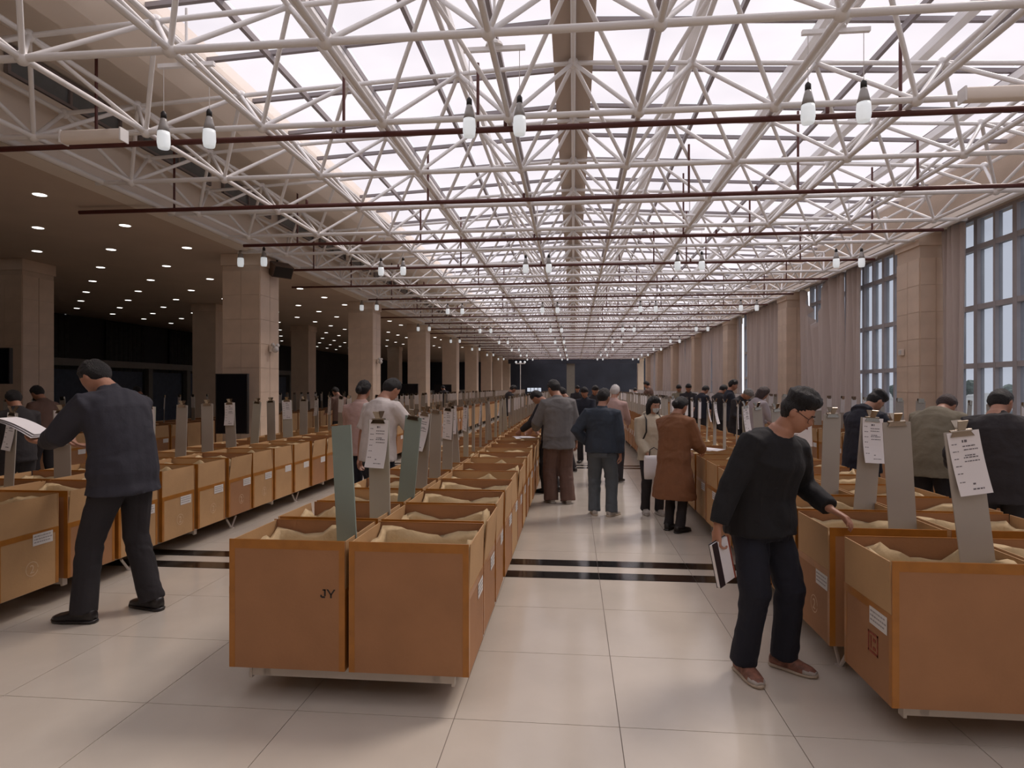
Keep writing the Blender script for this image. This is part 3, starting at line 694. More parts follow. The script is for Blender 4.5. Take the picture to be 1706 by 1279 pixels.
bgp = world_of(P5, (.06, .31, .56)); tb = tag(empty('tote_bag', bgp, R(190)), 'flat white carrier bag held by the woman in cream', 'bag')
m = MB(); m.loft([((0,0,0),(.12,0,0),(0,.035,0)), ((0,0,.10),(.125,0,0),(0,.045,0)), ((0,0,.25),(.125,0,0),(0,.03,0)), ((0,0,.29),(.12,0,0),(0,.012,0))], 16, .5); obj('bag_body', m.mesh('bag_body', M_paper, True), tb)
m = MB(); m.tube([(-.06,0,.28),(-.05,0,.36),(0,0,.39),(.05,0,.36),(.06,0,.28)], [.006]*5, 6); obj('handle', m.mesh('handle', M_dark, True), tb)
obj('print', me_box(-.05, .05, -.052, -.048, .10, .14, M_board, 'print'), tb)
person('woman in a long camel brown coat at the right boxes', (1.13, 7.25), -38, H=1.53, lean=11, hp=22, hy=-8, L=(-.06, .36, 1.00), Rr=(.20, .36, 1.02), fl=(-.09, .03, 8), fr=(.10, -.03, -12), top=dict(m=c_coat, hem=.42, th=.050, flare=.22, name='coat'), bot=dict(m=c_char, hemr=.064, th=.01, low=.06), shoe=M_dark, hair='bun', vox=.009, seed=9, fat=1.02)
# right aisle
person('young man in a navy hooded jacket looking down beside the right boxes', (3.04, 7.0), -66, H=1.63, lean=13, hp=34, hy=-8, L=(-.12, .36, 1.12), Rr=(.16, .36, 1.12), top=dict(m=c_hood, hem=.78, th=.046, name='parka', hood=True), bot=dict(m=c_char), hair='quiff', vox=.009, seed=10, fat=1.05, skin=M_skin2)
person('person in an olive jacket bent low at the right-hand boxes', (3.42, 6.40), -48, H=1.70, lean=42, hp=18, L=(-.18, .48, .98), Rr=(.18, .48, .98), top=dict(m=c_olive, hem=.78, th=.040, name='jacket'), bot=dict(m=c_char), hair='short', hm=M_hairb, vox=.0095, seed=11, fat=1.08)
person('broad man in a black jacket with his back turned at far right', (3.30, 5.25), -26, H=1.66, lean=21, hp=24, hy=-30, L=(-.28, .35, 1.0), Rr=(.30, .38, 1.02), top=dict(m=c_char, hem=.76, th=.046, name='jacket'), bot=dict(m=c_navyt), hair='short', vox=.0095, seed=12, fat=1.16)
# further people
def crowd(label, px, depth, yaw, Ht, m_top, hair='short', hm=None, lean=12, hp=28, seed=0, skin=None):
    p = at(px, z=0, depth=depth)
    person(label, (p.x, p.y), yaw, H=Ht, lean=lean, hp=hp, L=(-.15, .38, 1.02), Rr=(.16, .38, 1.02), top=dict(m=m_top, name='jacket'), bot=dict(m=c_char), hair=hair, hm=hm, vox=.016, seed=seed, skin=skin)
crowd('person with dark red hair and a pale mauve jacket in the right aisle', 1258, 11.2, -70, 1.66, c_lav, 'long', M_hairb, seed=21)
crowd('grey-haired person bowed over the boxes left of the mauve jacket', 1229, 12.6, -150, 1.70, c_char, 'short', M_hairg, 26, 34, 22)
crowd('tall person in black behind the grey-haired one', 1214, 14.6, -100, 1.80, c_hood, seed=23, lean=4, hp=18)
crowd('person in a dark jacket, third left of the mauve jacket', 1196, 15.6, -60, 1.72, c_char, seed=24)
crowd('person in navy bending, fourth left of the mauve jacket', 1167, 17.0, -60, 1.70, c_hood, seed=25)
crowd('person in dark coat facing the camera far down the right aisle', 1147, 18.2, 170, 1.74, c_char, seed=26, lean=4)
crowd('small figure at the far end of the right aisle group', 1132, 20.5, 160, 1.72, c_olive, seed=27, lean=4)
crowd('tall person in brown standing above the cream hoodie, farther off', 1082, 23, 60, 1.86, c_brown, seed=28, lean=3)
crowd('far figure in a white shirt left of the right aisle', 1060, 26, 10, 1.64, c_white, seed=29)
crowd('white-haired person in a pinkish jacket behind the denim man', 1022, 10.8, -20, 1.66, c_pink, 'short', mat('white_hair', (.55,.53,.52), rough=.5, var=.1), 6, 14, 30)
crowd('dark figure in the central aisle between the two turned backs', 975, 13.5, 170, 1.64, c_hood, seed=31, lean=4)
crowd('second dark figure close behind in the central aisle', 990, 15.5, 190, 1.68, c_char, seed=32, lean=4)
crowd('figure in black just right of the grey jacket', 948, 12.0, 60, 1.66, c_char, seed=33)
crowd('far figure deep in the central aisle by the pillar', 962, 22, 180, 1.70, c_char, seed=34, lean=3)
crowd('farthest small dark figure in the aisle', 932, 27, 20, 1.70, c_hood, seed=35, lean=3)
crowd('man in black at the middle boxes far down the left aisle', 846, 19.0, -60, 1.72, c_char, seed=36)
crowd('dark figure behind the left boxes near a teal board', 566, 16.0, 60, 1.66, c_brown, seed=37)
crowd('dim figure beyond the left columns near the far row', 741, 29, 40, 1.74, c_char, seed=38)
crowd('dim figure at the left edge behind the clipboards', 31, 7.4, 60, 1.62, c_char, seed=39)
crowd('second dim figure near the tiled column at left', 76, 9.8, 80, 1.68, c_brown, seed=40)
crowd('shadowed figure beyond the suited man', 238, 15.5, 80, 1.68, c_char, seed=41)
# papers held by the suited man
pw = world_of(P1, (-.16, .72, 1.145)); sh = tag(empty('paper_sheets', pw, R(74+20)), 'white sheets held by the man in the suit', 'paper')
for k in range(3):
    m = MB(); n_ = 8
    for i in range(n_):
        u0, u1 = i/n_, (i+1)/n_; f = lambda u: Vector((-.11, -.13+.27*u, .10*math.sin(u*1.4)+.012*k))
        a, b_ = f(u0), f(u1); m.hexa([a, a+Vector((.21,0,0)), b_+Vector((.21,0,0)), b_, a+Vector((0,0,.0012)), a+Vector((.21,0,.0012)), b_+Vector((.21,0,.0012)), b_+Vector((0,0,.0012))])
    obj('sheet', m.mesh('sheet', M_paper), sh, (0.006*k, 0.004*k, 0), (R(4), 0, R(3*k)))
#BOXES
# ------------------------------------------------------------------ cardboard boxes
BW, BD, BH, ZR = .615, .50, .66, .175
FS = .40                     # height of the fold on the aisle sides
def body_mesh(mb=None):
    m = mb or MB(); t = .007; x, y = BW/2, BD/2
    m.box(-x, x, -y, -y+t, 0, BH); m.box(-x, x, y-t, y, 0, BH)
    m.box(-x, -x+t, -y+t, y-t, 0, FS); m.box(x-t, x, -y+t, y-t, 0, FS); m.box(-x+t, x-t, -y+t, y-t, 0, .01)
    return m
def flap_verts(s, tilt, n0, n1):
    x = s*BW/2; t = -s*.006; h = BH-FS-.002; y0, y1 = -BD/2+.007+n0*.0, BD/2-.007
    ox = s*math.sin(tilt)*h; z1 = FS+math.cos(tilt)*h
    a = [(x, y0, FS+.001), (x+t, y0, FS+.001), (x+t, y1, FS+.001), (x, y1, FS+.001), (x+ox, y0+n0, z1), (x+ox+t, y0+n0, z1), (x+ox+t, y1-n1, z1), (x+ox, y1-n1, z1)]
    return a
def flap_mesh(s, tilt, n0, n1, mb=None):
    m = mb or MB(); m.hexa(flap_verts(s, tilt, n0, n1)); return m
def tape_mesh(mb=None):
    m = mb or MB(); x, y, e = BW/2, BD/2, .0012
    for s in (-1, 1):
        yy = s*y; a, b = sorted((yy, yy+s*e))
        m.box(-x, x, a, b, BH-.045, BH+.001)                     # rim
        for q in (-1, 1):
            xa, xb = sorted((q*x, q*(x-.030))); m.box(xa, xb, a, b, .0, BH-.045)
            xa, xb = sorted((q*x, q*(x+e))); ya, yb = sorted((yy, yy-s*.028)); m.box(xa, xb, ya, yb, 0, FS-.02)
        m.box(-x, x, min(yy, yy-s*.009), max(yy, yy-s*.009), BH, BH+.0015)
    for q in (-1, 1):
        xa, xb = sorted((q*x, q*(x+e*1.4))); m.box(xa, xb, -y, y, FS-.022, FS+.016)
    return m
def liner_mesh(seed, mb=None):
    m = mb or MB(); rnd = random.Random(seed); n = 10; X, Y = BW/2-.012, BD/2-.012
    ring = []
    for sx, sy, ex, ey in ((-1,-1,1,-1), (1,-1,1,1), (1,1,-1,1), (-1,1,-1,-1)):
        for k in range(n): t = k/n; ring.append((sx+(ex-sx)*t, sy+(ey-sy)*t))
    N = len(ring); sd = Vector((seed*1.3, seed*2.1, 0)); i0 = len(m.v)
    levels = [(1.0, .02), (.985, .30), (.97, .46), (.955, .545), (.945, .60), (.90, .585), (.87, .52), (.80, .42), (.62, .36), (.35, .33), (.15, .35)]
    for li, (k, z) in enumerate(levels):
        for (u, v) in ring:
            nz = noise.noise(Vector((u*1.5, v*1.5, li*.35))+sd); n2 = noise.noise(Vector((u*4.2, v*4.2, li*.5))+sd); kk = k
            zz = z+(.075*nz+.02*n2 if 3 <= li <= 6 else (.05*nz+.03*n2) if li > 6 else 0)
            if li in (4, 5): zz += .07*max(0, noise.noise(Vector((u*1.1+9, v*1.1, seed))))
            if li >= 5: kk += -.13*abs(nz)-.05*abs(n2)
            kk = min(kk, 1-.012*(li > 0)); m.v.append((u*X*kk, v*Y*kk, min(zz, BH+.015 if li in (4, 5) else BH-.02)))
    for li in range(len(levels)-1):
        for k in range(N): m.face((i0+li*N+k, i0+li*N+(k+1) % N, i0+(li+1)*N+(k+1) % N, i0+(li+1)*N+k))
    e = i0+(len(levels)-1)*N; m.face(tuple(e+k for k in range(N)))
    return m
def label_mesh(y0, z0, mb=None):
    m = mb or MB(); x = BW/2+.0022; m.box(x, x+.0012, y0, y0+.17, z0, z0+.082); return m
me_body = [body_mesh().mesh('body', M_card), body_mesh().mesh('body', M_card2)]
me_flapR = [flap_mesh(1, tl, a, b).mesh('flap', M_card2) for tl, a, b in ((.03, .012, .004), (-.04, .004, .016), (.08, .018, .012), (0, .006, .006))]
me_flapL = [flap_mesh(-1, tl, a, b).mesh('flap', M_card2) for tl, a, b in ((-.03, .01, .01), (0, .006, .012))]
me_tape = tape_mesh().mesh('tape', M_tape)
me_liner = [liner_mesh(s).mesh('liner', M_liner, True) for s in range(6)]
me_lab = [label_mesh(.055, .30).mesh('label', M_label), label_mesh(.03, .31).mesh('label', M_label)]
far_var = []
for s in range(3):
    m = body_mesh(); m.cur = 1; flap_mesh(1, (.03, -.03, .07)[s], .01, .01, m); flap_mesh(-1, -.02, .01, .01, m); m.cur = 2; tape_mesh(m); m.cur = 3; liner_mesh(20+s, m); m.cur = 4; label_mesh(.05, .30, m)
    far_var.append(m.mesh('cardboard_box', [M_card, M_card2, M_tape, M_liner, M_label]))
def text_mesh(txt, size, mt, name, bold=0.0):
    cu = bpy.data.curves.new('t', 'FONT'); cu.body = txt; cu.size = size; cu.extrude = .0004; cu.align_x = 'CENTER'; cu.offset = bold
    o = bpy.data.objects.new('t', cu); COL.objects.link(o); dg = bpy.context.evaluated_depsgraph_get()
    me = bpy.data.meshes.new_from_object(o.evaluated_get(dg)); bpy.data.objects.remove(o); me.name = name; me.materials.clear(); me.materials.append(mt); return me
me_two = text_mesh('2', .085, M_chalk, 'number')
mm = MB(); mm.loft([((.05*math.cos(t), .03+.05*math.sin(t), 0), (.0025*math.cos(t), .0025*math.sin(t), 0), (0, 0, .0006)) for t in [k*2*PI/20 for k in range(20)]], 6); me_ring = mm.mesh('number_ring', M_chalk)
# print on the address label: rows of grey
mm = MB()
for r in range(3):
    rnd = random.Random(r)
    yy = .006
    while yy < .145:
        ww = .006+rnd.random()*.016; mm.box(0, .0005, yy, yy+ww, .016+r*.021, .024+r*.021); yy += ww+.005
me_lp = mm.mesh('label_print', mat('faint_print', (.33,.31,.31), rough=.8, var=.1))

BLK = {}                     # name -> (centre x, list of row start y)
def rows(y0, n, p=.56): return [y0+p*k for k in range(n)]
BLK['middle'] = (-1.145, rows(3.10, 100)); BLK['left'] = (-4.435, rows(2.73, 101))
BLK['right'] = (2.055, [3.0]+rows(3.68, 99)); BLK['window-side'] = (5.255, rows(3.0, 100)); BLK['column-side'] = (-9.03, rows(5.2, 90))
LIM = {'middle': 46, 'left': 36, 'right': 34, 'window-side': 20, 'column-side': 14}
rnd = random.Random(5); restb = {k: [] for k in BLK}; nbox = 0
WORDF = {-1: 'left-hand', 1: 'right-hand'}
def visible(x, y):
    c, s = .9953, .0967; d = y*c-x*s
    return d > .3 and -120 < 853+FPX*(x*c+y*s)/d < 1830
for bn, (cx, ys) in BLK.items():
    for fi in (-1, 1):
        cnt = 0
        for k, y in enumerate(ys):
            x = cx+fi*.3175; yc = y+BD/2
            if not visible(x, yc): continue
            cnt += 1; seed = rnd.randrange(1000)
            if k >= LIM[bn]:
                restb[bn].append((x, yc, fi)); continue
            near = k < {'middle': 22, 'left': 20, 'right': 16, 'window-side': 8, 'column-side': 8}[bn]
            if cnt <= 30:
                lab = 'open cardboard box, %s in view from the front, %s file of the %s row' % (ORD[cnt], WORDF[fi], bn); grp = 'cardboard boxes of the %s row' % bn
            else:
                lab = 'small far open cardboard box in the %s file of the %s row' % (WORDF[fi], bn); grp = 'far cardboard boxes, %s file of the %s row' % (WORDF[fi], bn)
            rz = (0 if fi > 0 else PI)+R(rnd.uniform(-1.0, 1.0)); loc = (x+rnd.uniform(-.003, .003), yc+rnd.uniform(-.012, .012), ZR)
            if k == 0: rz = 0 if fi > 0 else PI
            if not near:
                tag(obj('cardboard_box', far_var[seed % 3], None, loc, (0, 0, rz)), lab, 'box', grp); nbox += 1; continue
            r = tag(empty('cardboard_box', loc, rz), lab, 'box', grp); nbox += 1
            obj('body', me_body[0 if k == 0 else seed % 2], r); obj('flap', me_flapR[seed % 4], r); obj('flap', me_flapL[seed % 2], r)
            obj('tape', me_tape, r); obj('liner', me_liner[seed % 6], r, (0, 0, 0), (0, 0, PI*(seed % 2)))
            lb = obj('label', me_lab[seed % 2], r, (0, rnd.uniform(-.02, .02), rnd.uniform(-.015, .015)))
            if k < 9: obj('label_print', me_lp, lb, (BW/2+.0035, (.058, .033)[seed % 2], (.302, .312)[seed % 2]))
            if bn in ('left', 'right') and k < 9 and (bn, k) != ('right', 0) and fi == (1 if bn == 'left' else -1):
                q = obj('number', me_two, r, (BW/2+.0012, .02, .13), (PI/2, 0, PI/2)); q['label'] = 'pale number 2 written on the box side'
                obj('number_ring', me_ring, r, (BW/2+.0012, .02, .13), (PI/2, 0, PI/2))
            if bn == 'middle' and k == 0 and fi < 0:
                mm = MB(); hh = .044; t_ = .0085
                mm.box(.020, .020+t_, .010, hh, 0, .0006); mm.box(.006, .0245, 0, t_, 0, .0006); mm.box(.0, t_, .004, .016, 0, .0006); mm.box(.012, .020+t_, hh-t_*.8, hh, 0, .0006)
                yx = .056
                mm.box(yx-t_/2, yx+t_/2, 0, .022, 0, .0006)
                for q_ in (-1, 1): mm.hexa([(yx+q_*.0-t_/2, .016, 0), (yx+t_/2, .016, 0), (yx+q_*.019+t_*.55, hh, 0), (yx+q_*.019-t_*.55, hh, 0), (yx-t_/2, .016, .0006), (yx+t_/2, .016, .0006), (yx+q_*.019+t_*.55, hh, .0006), (yx+q_*.019-t_*.55, hh, .0006)])
                q = obj('lettering', mm.mesh('lettering', M_print), r, (-.180, BD/2+.0012, .372), (PI/2, 0, PI)); q['label'] = 'black letters JY'
                r['label'] = 'open cardboard box lettered JY at the front of the middle row'
            if bn == 'right' and k == 0 and fi < 0:
                mm = MB()
                for a, b_, c_, d_ in ((0,.10,0,.01), (0,.10,.09,.10), (0,.01,0,.10), (.09,.10,0,.10), (.025,.035,.02,.08), (.05,.075,.02,.035), (.05,.075,.06,.075)): mm.box(0, .0008, a, b_, c_, d_)
                q = obj('stamp', mm.mesh('stamp', M_stamp), r, (BW/2+.0014, .02, .17)); q['label'] = 'faded red square stamp'
m = MB()
for bn, L_ in restb.items():
    for x, yc, fi in L_:
        M_ = Matrix.Translation((x, yc, ZR)) @ Matrix.Rotation(0 if fi > 0 else PI, 4, 'Z'); X, Y, t = BW/2, BD/2, .01
        m.cur = 0; m.box(-X, X, -Y, -Y+t, 0, BH, M_); m.box(-X, X, Y-t, Y, 0, BH, M_); m.box(-X, -X+t, -Y, Y, 0, BH, M_)
        m.cur = 1; m.box(X-t, X, -Y+t, Y-t, 0, BH, M_); m.cur = 2; m.box(-X+t, X-t, -Y+t, Y-t, .5, .53, M_)
o = obj('far_cardboard_boxes', m.mesh('far_cardboard_boxes', [M_card, M_card2, M_liner])); tag(o, 'mass of small cardboard boxes at the far end of the rows', 'boxes', kind='stuff')

# racks under the boxes
m = MB(); m.box(-.02, .02, 0, 1, .115, .172); me_rail = m.mesh('rail', M_rack)
m = MB(); m.box(-.53, .53, -.02, .02, .112, .170); m.box(-.545, -.53, -.024, .024, .10, .172); m.box(.53, .545, -.024, .024, .10, .172); me_cb = m.mesh('cross_bar', M_rack)
m = MB(); m.cyl((0, -.10, .12), (0, -.005, .004), .011, n=8); m.cyl((0, .10, .12), (0, .005, .004), .011, n=8); m.cyl((0, 0, 0), (0, 0, .008), .03, n=10); me_leg = m.mesh('leg', mat('white_leg_paint', (.62,.58,.54), rough=.4, var=.05))
for bn, (cx, ys) in BLK.items():
    r = tag(empty('box_rack', (cx, ys[0]+.06, 0)), 'low pale steel rack carrying the %s row of boxes' % bn, 'rack', 'racks under the boxes')
    Lg = ys[-1]+BD-ys[0]-.12
    for s in (-1, 1): obj('rail', me_rail, r, (s*.45, .0, 0), (0,0,0), (1, Lg, 1))
    k = 0; y = .02
    while y < min(Lg, 34):
        obj('cross_bar', me_cb, r, (0, y, 0))
        for s in (-1, 1): obj('leg', me_leg, r, (s*.51, y+.75, 0))
        y += 1.68

# ------------------------------------------------------------------ standing boards with clips and sheets
m = MB(); m.box(-.08, .08, -.003, .003, 0, .96); me_bd = [m.mesh('board', mt) for mt in (M_board, M_board2, M_board3)]
m = MB()
m.hexa([(-.055,-.012,-.03),(.055,-.012,-.03),(.055,.014,-.03),(-.055,.014,-.03),(-.038,-.006,.0),(.038,-.006,.0),(.038,.008,.0),(-.038,.008,.0)])
m.hexa([(-.017,-.010,.0),(.017,-.010,.0),(.017,-.004,.0),(-.017,-.004,.0),(-.024,-.03,.045),(.024,-.03,.045),(.024,-.026,.048),(-.024,-.026,.048)])
m.hexa([(-.017,.004,.0),(.017,.004,.0),(.017,.010,.0),(-.017,.010,.0),(-.024,.026,.048),(.024,.026,.048),(.024,.03,.045),(-.024,.03,.045)])
m.cyl((-.05,0,-.004),(.05,0,-.004),.008,n=8); me_clip = m.mesh('clip', M_clip)
def paper_mesh(bend, seed):
    m = MB(); n_ = 8
    f = lambda u: Vector((0, -.005-bend*u*u, -.30*u))
    for i in range(n_):
        a, b_ = f(i/n_), f((i+1)/n_); sk_ = .006*math.sin(i+seed)
        m.hexa([a+Vector((-.075,0,0)), a+Vector((.075,0,0)), a+Vector((.075,-.0008,0)), a+Vector((-.075,-.0008,0)), b_+Vector((-.075,0,0)), b_+Vector((.075,0,0)), b_+Vector((.075,-.0008,0)), b_+Vector((-.075,-.0008,0))][4:]+[a+Vector((-.075,0,0)), a+Vector((.075,0,0)), a+Vector((.075,-.0008,0)), a+Vector((-.075,-.0008,0))])
    return m.mesh('sheet', M_paper)
def print_mesh(bend, seed):
    m = MB(); rnd = random.Random(seed)
    def line(z, x0, x1, h):
        u = -z/.30; y = -.0068-bend*u*u; x = x0
        while x < x1-.004:
            ww = rnd.uniform(.005, .014); m.box(x, min(x+ww, x1), y-.0006, y, z-h, z); x += ww+rnd.uniform(.002, .005)
    line(-.040, -.012, .016, .012)
    for z in (-.068, -.085, -.112, -.122, -.140): line(z, -.008-rnd.random()*.01, .035+rnd.random()*.02, .005)
    for z in (-.055, -.09, -.125, -.16, -.195, -.235): line(z, -.062, -.035, .004)
    line(-.245, -.004, .012, .008); line(-.27, -.01, .045, .007)
    return m.mesh('print', mat('sheet_print_%d' % seed, (.16,.15,.17), rough=.8, var=.1))
me_pp = [(paper_mesh(b_, k), print_mesh(b_, k)) for k, b_ in enumerate((.012, .03, .05))]
m = MB(); m.cur = 0; m.box(-.08, .08, -.003, .003, 0, .96); m.cur = 1; m.box(-.05, .05, -.012, .012, .93, 1.0); m.cur = 2; m.box(-.075, .075, -.010, -.0045, .64, .945); me_bfar = m.mesh('sign_board', [M_board, M_clip, M_paper])
m = MB(); m.cur = 0; m.box(-.08, .08, -.003, .003, 0, .96); m.cur = 1; m.box(-.05, .05, -.012, .012, .93, 1.0); me_bfar2 = m.mesh('sign_board', [M_board, M_clip])
SET = {('middle', 0): (1, False, -30, -5, False, .05, -.06), ('middle', 1): (2, True, -20, -1, True, .03, 0), ('middle', 2): (1, False, -30, 6, True, .02, 0), ('middle', 3): (0, True, -40, 4, True, 0, 0),
       ('right', 0): (0, True, 2, -6.5, True, .0, -.04), ('right', 1): (0, False, 2, -2.5, True, 0, 0), ('right', 2): (0, True, 12, 5, True, 0, 0), ('right', 3): (0, False, 20, 1, True, 0, 0)}
BLIM = {'middle': 60, 'left': 60, 'right': 50, 'window-side': 30, 'column-side': 40}
restbd = []
rnd = random.Random(9)
for bn, (cx, ys) in BLK.items():
    cnt = 0
    for k, y in enumerate(ys):
        x = cx-.105; yc = y+BD*.5
        v = (rnd.random(), rnd.uniform(-1, 1), rnd.uniform(-1, 1), rnd.random())
        if not visible(x, yc): continue
        cnt += 1
        bm_, paper, ry, roll, clip, dx, dy = 0 if v[3] < .8 else 2, v[0] < .55, v[1]*18, v[2]*5, True, 0, 0
        if bn == 'middle': ry = (-46 if k < 7 else -64)+v[1]*8
        if bn == 'right' and k > 4: ry = (50 if k < 8 else 64)+v[1]*9
        if bn == 'window-side': ry = 25+v[1]*20
        if bn in ('left', 'column-side'): ry = -10+v[1]*14 if k < 14 else -38+v[1]*14
        if (bn, k) in SET: bm_, paper, ry, roll, clip, dx, dy = SET[(bn, k)]
        loc = (x+dx, yc+dy, ZR+.385)
        if k >= BLIM[bn]: restbd.append((loc, ry, roll)); continue
        near = k < {'middle': 16, 'left': 16, 'right': 12, 'window-side': 8, 'column-side': 8}[bn]
        st = 'with a clipped white sheet' if paper else 'without a sheet'
        if cnt <= 30: lab, grp = 'grey board %s, %s from the front in the %s row' % (st, ORD[cnt], bn), 'boards standing in the %s row' % bn
        else: lab, grp = 'small far grey board %s in the %s row' % (st, bn), 'far boards %s in the %s row' % (st, bn)
        if (bn, k) == ('middle', 0): lab = 'tall teal board without clip or sheet at the front of the middle row'
        rot = (R(v[1]*2), R(roll), R(ry)); zs = .855/.96
        if not near:
            o = tag(obj('sign_board', me_bfar if paper else me_bfar2, None, loc, rot, (1, 1, zs)), lab, 'board', grp); continue
        r = tag(empty('sign_board', loc), lab, 'board', grp); r.rotation_euler = rot
        obj('board', me_bd[bm_], r, (0,0,0), (0,0,0), (1, 1, zs))
        if clip: obj('clip', me_clip, r, (0, 0, .86))
        if paper:
            q = rnd.randrange(3); s_ = obj('sheet', me_pp[q][0], r, (rnd.uniform(-.006, .006), 0, .853), (0, R(rnd.uniform(-3, 3)), 0))
            obj('print', me_pp[q][1], s_)
m = MB()
for loc, ry, roll in restbd:
    M_ = Matrix.Translation(loc) @ Euler((0, R(roll), R(ry))).to_matrix().to_4x4(); m.cur = 0; m.box(-.08, .08, -.004, .004, 0, .87, M_); m.cur = 1; m.box(-.075, .075, -.01, -.005, .56, .85, M_)
tag(obj('far_boards', m.mesh('far_boards', [M_board, M_paper])), 'mass of tiny grey boards at the far end of the rows', 'boards', kind='stuff')
# ------------------------------------------------------------------ pendant lamps in pairs
m = MB(); m.lathe([(.050,0),(.055,.01),(.064,.06),(.062,.13),(.058,.17)], 16); me_lf = m.mesh('frosted_glass', M_frost, True)
m = MB(); m.lathe([(.058,.17),(.046,.23),(.034,.28),(.026,.31)], 16); me_lc = m.mesh('clear_glass', M_clear, True)
m = MB(); m.lathe([(.028,.305),(.027,.36),(.018,.375),(.008,.385)], 12); me_cap = m.mesh('cap', M_dark, True)
ZLAMP = 4.05
PXS = [-6.42, -3.91, -.76, 2.40, 5.55]; POSW = {-6.42: 'outermost left', -3.91: 'left', -.76: 'middle', 2.40: 'right', 5.55: 'window-side'}
m = MB(); m.box(-.30, .30, -.02, .02, -.02, .02); m.lathe([(.09,.02),(.08,.05),(.05,.075)], 12); me_pb = m.mesh('mount_bar', M_steel)
for q in range(8):
    for x in PXS:
        y = 6.05+7.3*q-(1.25 if x == -6.42 else 0)
        if x == -6.42 and q == 0: continue
        if x == 5.55 and q == 0: continue
        zt = 4.87 if x != -6.42 else ZL-.06
        wn = 'in the %s cross row from the front' % ORD[q+1]
        r = tag(empty('pendant_lamp', (x, y, ZLAMP)), '%s pair of white bottle-shaped pendant lamps %s' % (POSW[x], wn), 'lamp', 'bottle-shaped pendant lamp pairs')
        obj('mount_bar', me_pb, r, (0, 0, zt-ZLAMP+.02)); tp = (zsky(x) if x != -6.42 else ZL)-.0; bar('stem', me_bar, r, (0, 0, zt-ZLAMP+.03), (0, 0, tp-ZLAMP), .014)
        for s in (-1, 1):
            f = obj('frosted_glass', me_lf, r, (s*.245, 0, 0))
            obj('clear_glass', me_lc, f); obj('cap', me_cap, f)
            mm = bpy.data.meshes.get('cord')
            if mm is None: a_ = MB(); a_.cyl((0,0,0),(0,0,1),.0035,n=5); mm = a_.mesh('cord', M_label)
            obj('cord', mm, f, (0,0,.38), (0,0,0), (1,1,zt-ZLAMP-.38+.01))
# ------------------------------------------------------------------ sprinkler pipes
m = MB(); m.cyl((0,0,-.5),(0,0,.5),1,n=10); me_pi = m.mesh('pipe', M_pipe, True)
for k in range(24):
    y = 6.50+2.433*k; z = 4.295 if k % 2 == 0 else 4.285
    x0 = -7.5 if k % 3 == 1 else -6.9 if k % 3 == 0 else -6.2
    if k == 0: x0 = -7.6
    r = tag(empty('sprinkler_pipe', (0, y, z)), 'dark red sprinkler pipe across the hall, %s from the front' % ORD[k+1], 'pipe', 'sprinkler pipes across the hall')
    bar('pipe', me_pi, r, (x0, 0, 0), (6.25, 0, 0), .030 if k < 3 else .027)
    rn = random.Random(k)
    for x in (-5.6, -2.35, -1.0 if k == 0 else 1.6, 2.9, 5.0):
        x += rn.uniform(-.5, .5); L_ = .7 if rn.random() < .6 else 1.1
        bar('hanger', me_pi, r, (x, 0, 0), (x, 0, L_), .016)
    for x in (-3.9, -.7, 2.5): bar('sprinkler_head', me_pi, r, (x, 0, .02), (x, 0, .09), .02)
# grey box heaters hung on the truss
for x, lab in ((-4.84, 'left'), (3.86, 'right')):
    r = tag(empty('linear_heater', (x, 5.95 if x < 0 else 6.12, 4.16 if x < 0 else 4.28)), 'grey box-shaped fitting hung under the %s end of the truss' % lab, 'light fitting', 'box-shaped fittings under the truss')
    m = MB(); m.loft([((a,0,0),(0,.055,0),(0,0,.062)) for a in (-.32, -.31, .31, .32)], 12, .5); obj('housing', m.mesh('housing', M_fascia, True), r)
    m = MB(); m.box(-.335,-.32,-.06,.06,-.065,.065); me = m.mesh('end_cap', M_steel); obj('end_cap', me, r); obj('end_cap', me, r, (.655,0,0))
    m = MB(); m.cyl((0,0,.06),(0,(.43 if x < 0 else .26),(.21 if x < 0 else .09)),.012,n=6); me = m.mesh('bracket', M_steel); obj('bracket', me, r, (-.2,0,0)); obj('bracket', me, r, (.2,0,0))
# ------------------------------------------------------------------ downlights in the low ceiling
m = MB(); m.lathe([(.085,-.006),(.085,0)], 16); me_dl = m.mesh('lens', M_led)
m = MB(); m.lathe([(.105,-.005),(.108,-.002),(.108,.001)], 16); me_dt = m.mesh('trim_ring', M_fascia)
for i in range(7):
    for j in range(24):
        x, y = -7.57-1.6*i, 4.85+1.72*j
        if any(abs(y-(c+.41)) < .55 and (-7.3 < x < -6.3 or -12.7 < x < -11.5) for c in COLY): continue
        if not visible(x, y): continue
        r = tag(empty('downlight', (x, y, ZL-.002)), 'round ceiling downlight, %s line from the hall, %s from the front' % (ORD[i+1], ORD[j+1]), 'downlight', 'recessed downlights in the low left ceiling')
        obj('trim_ring', me_dt, r); obj('lens', me_dl, r, (0, 0, -.001))
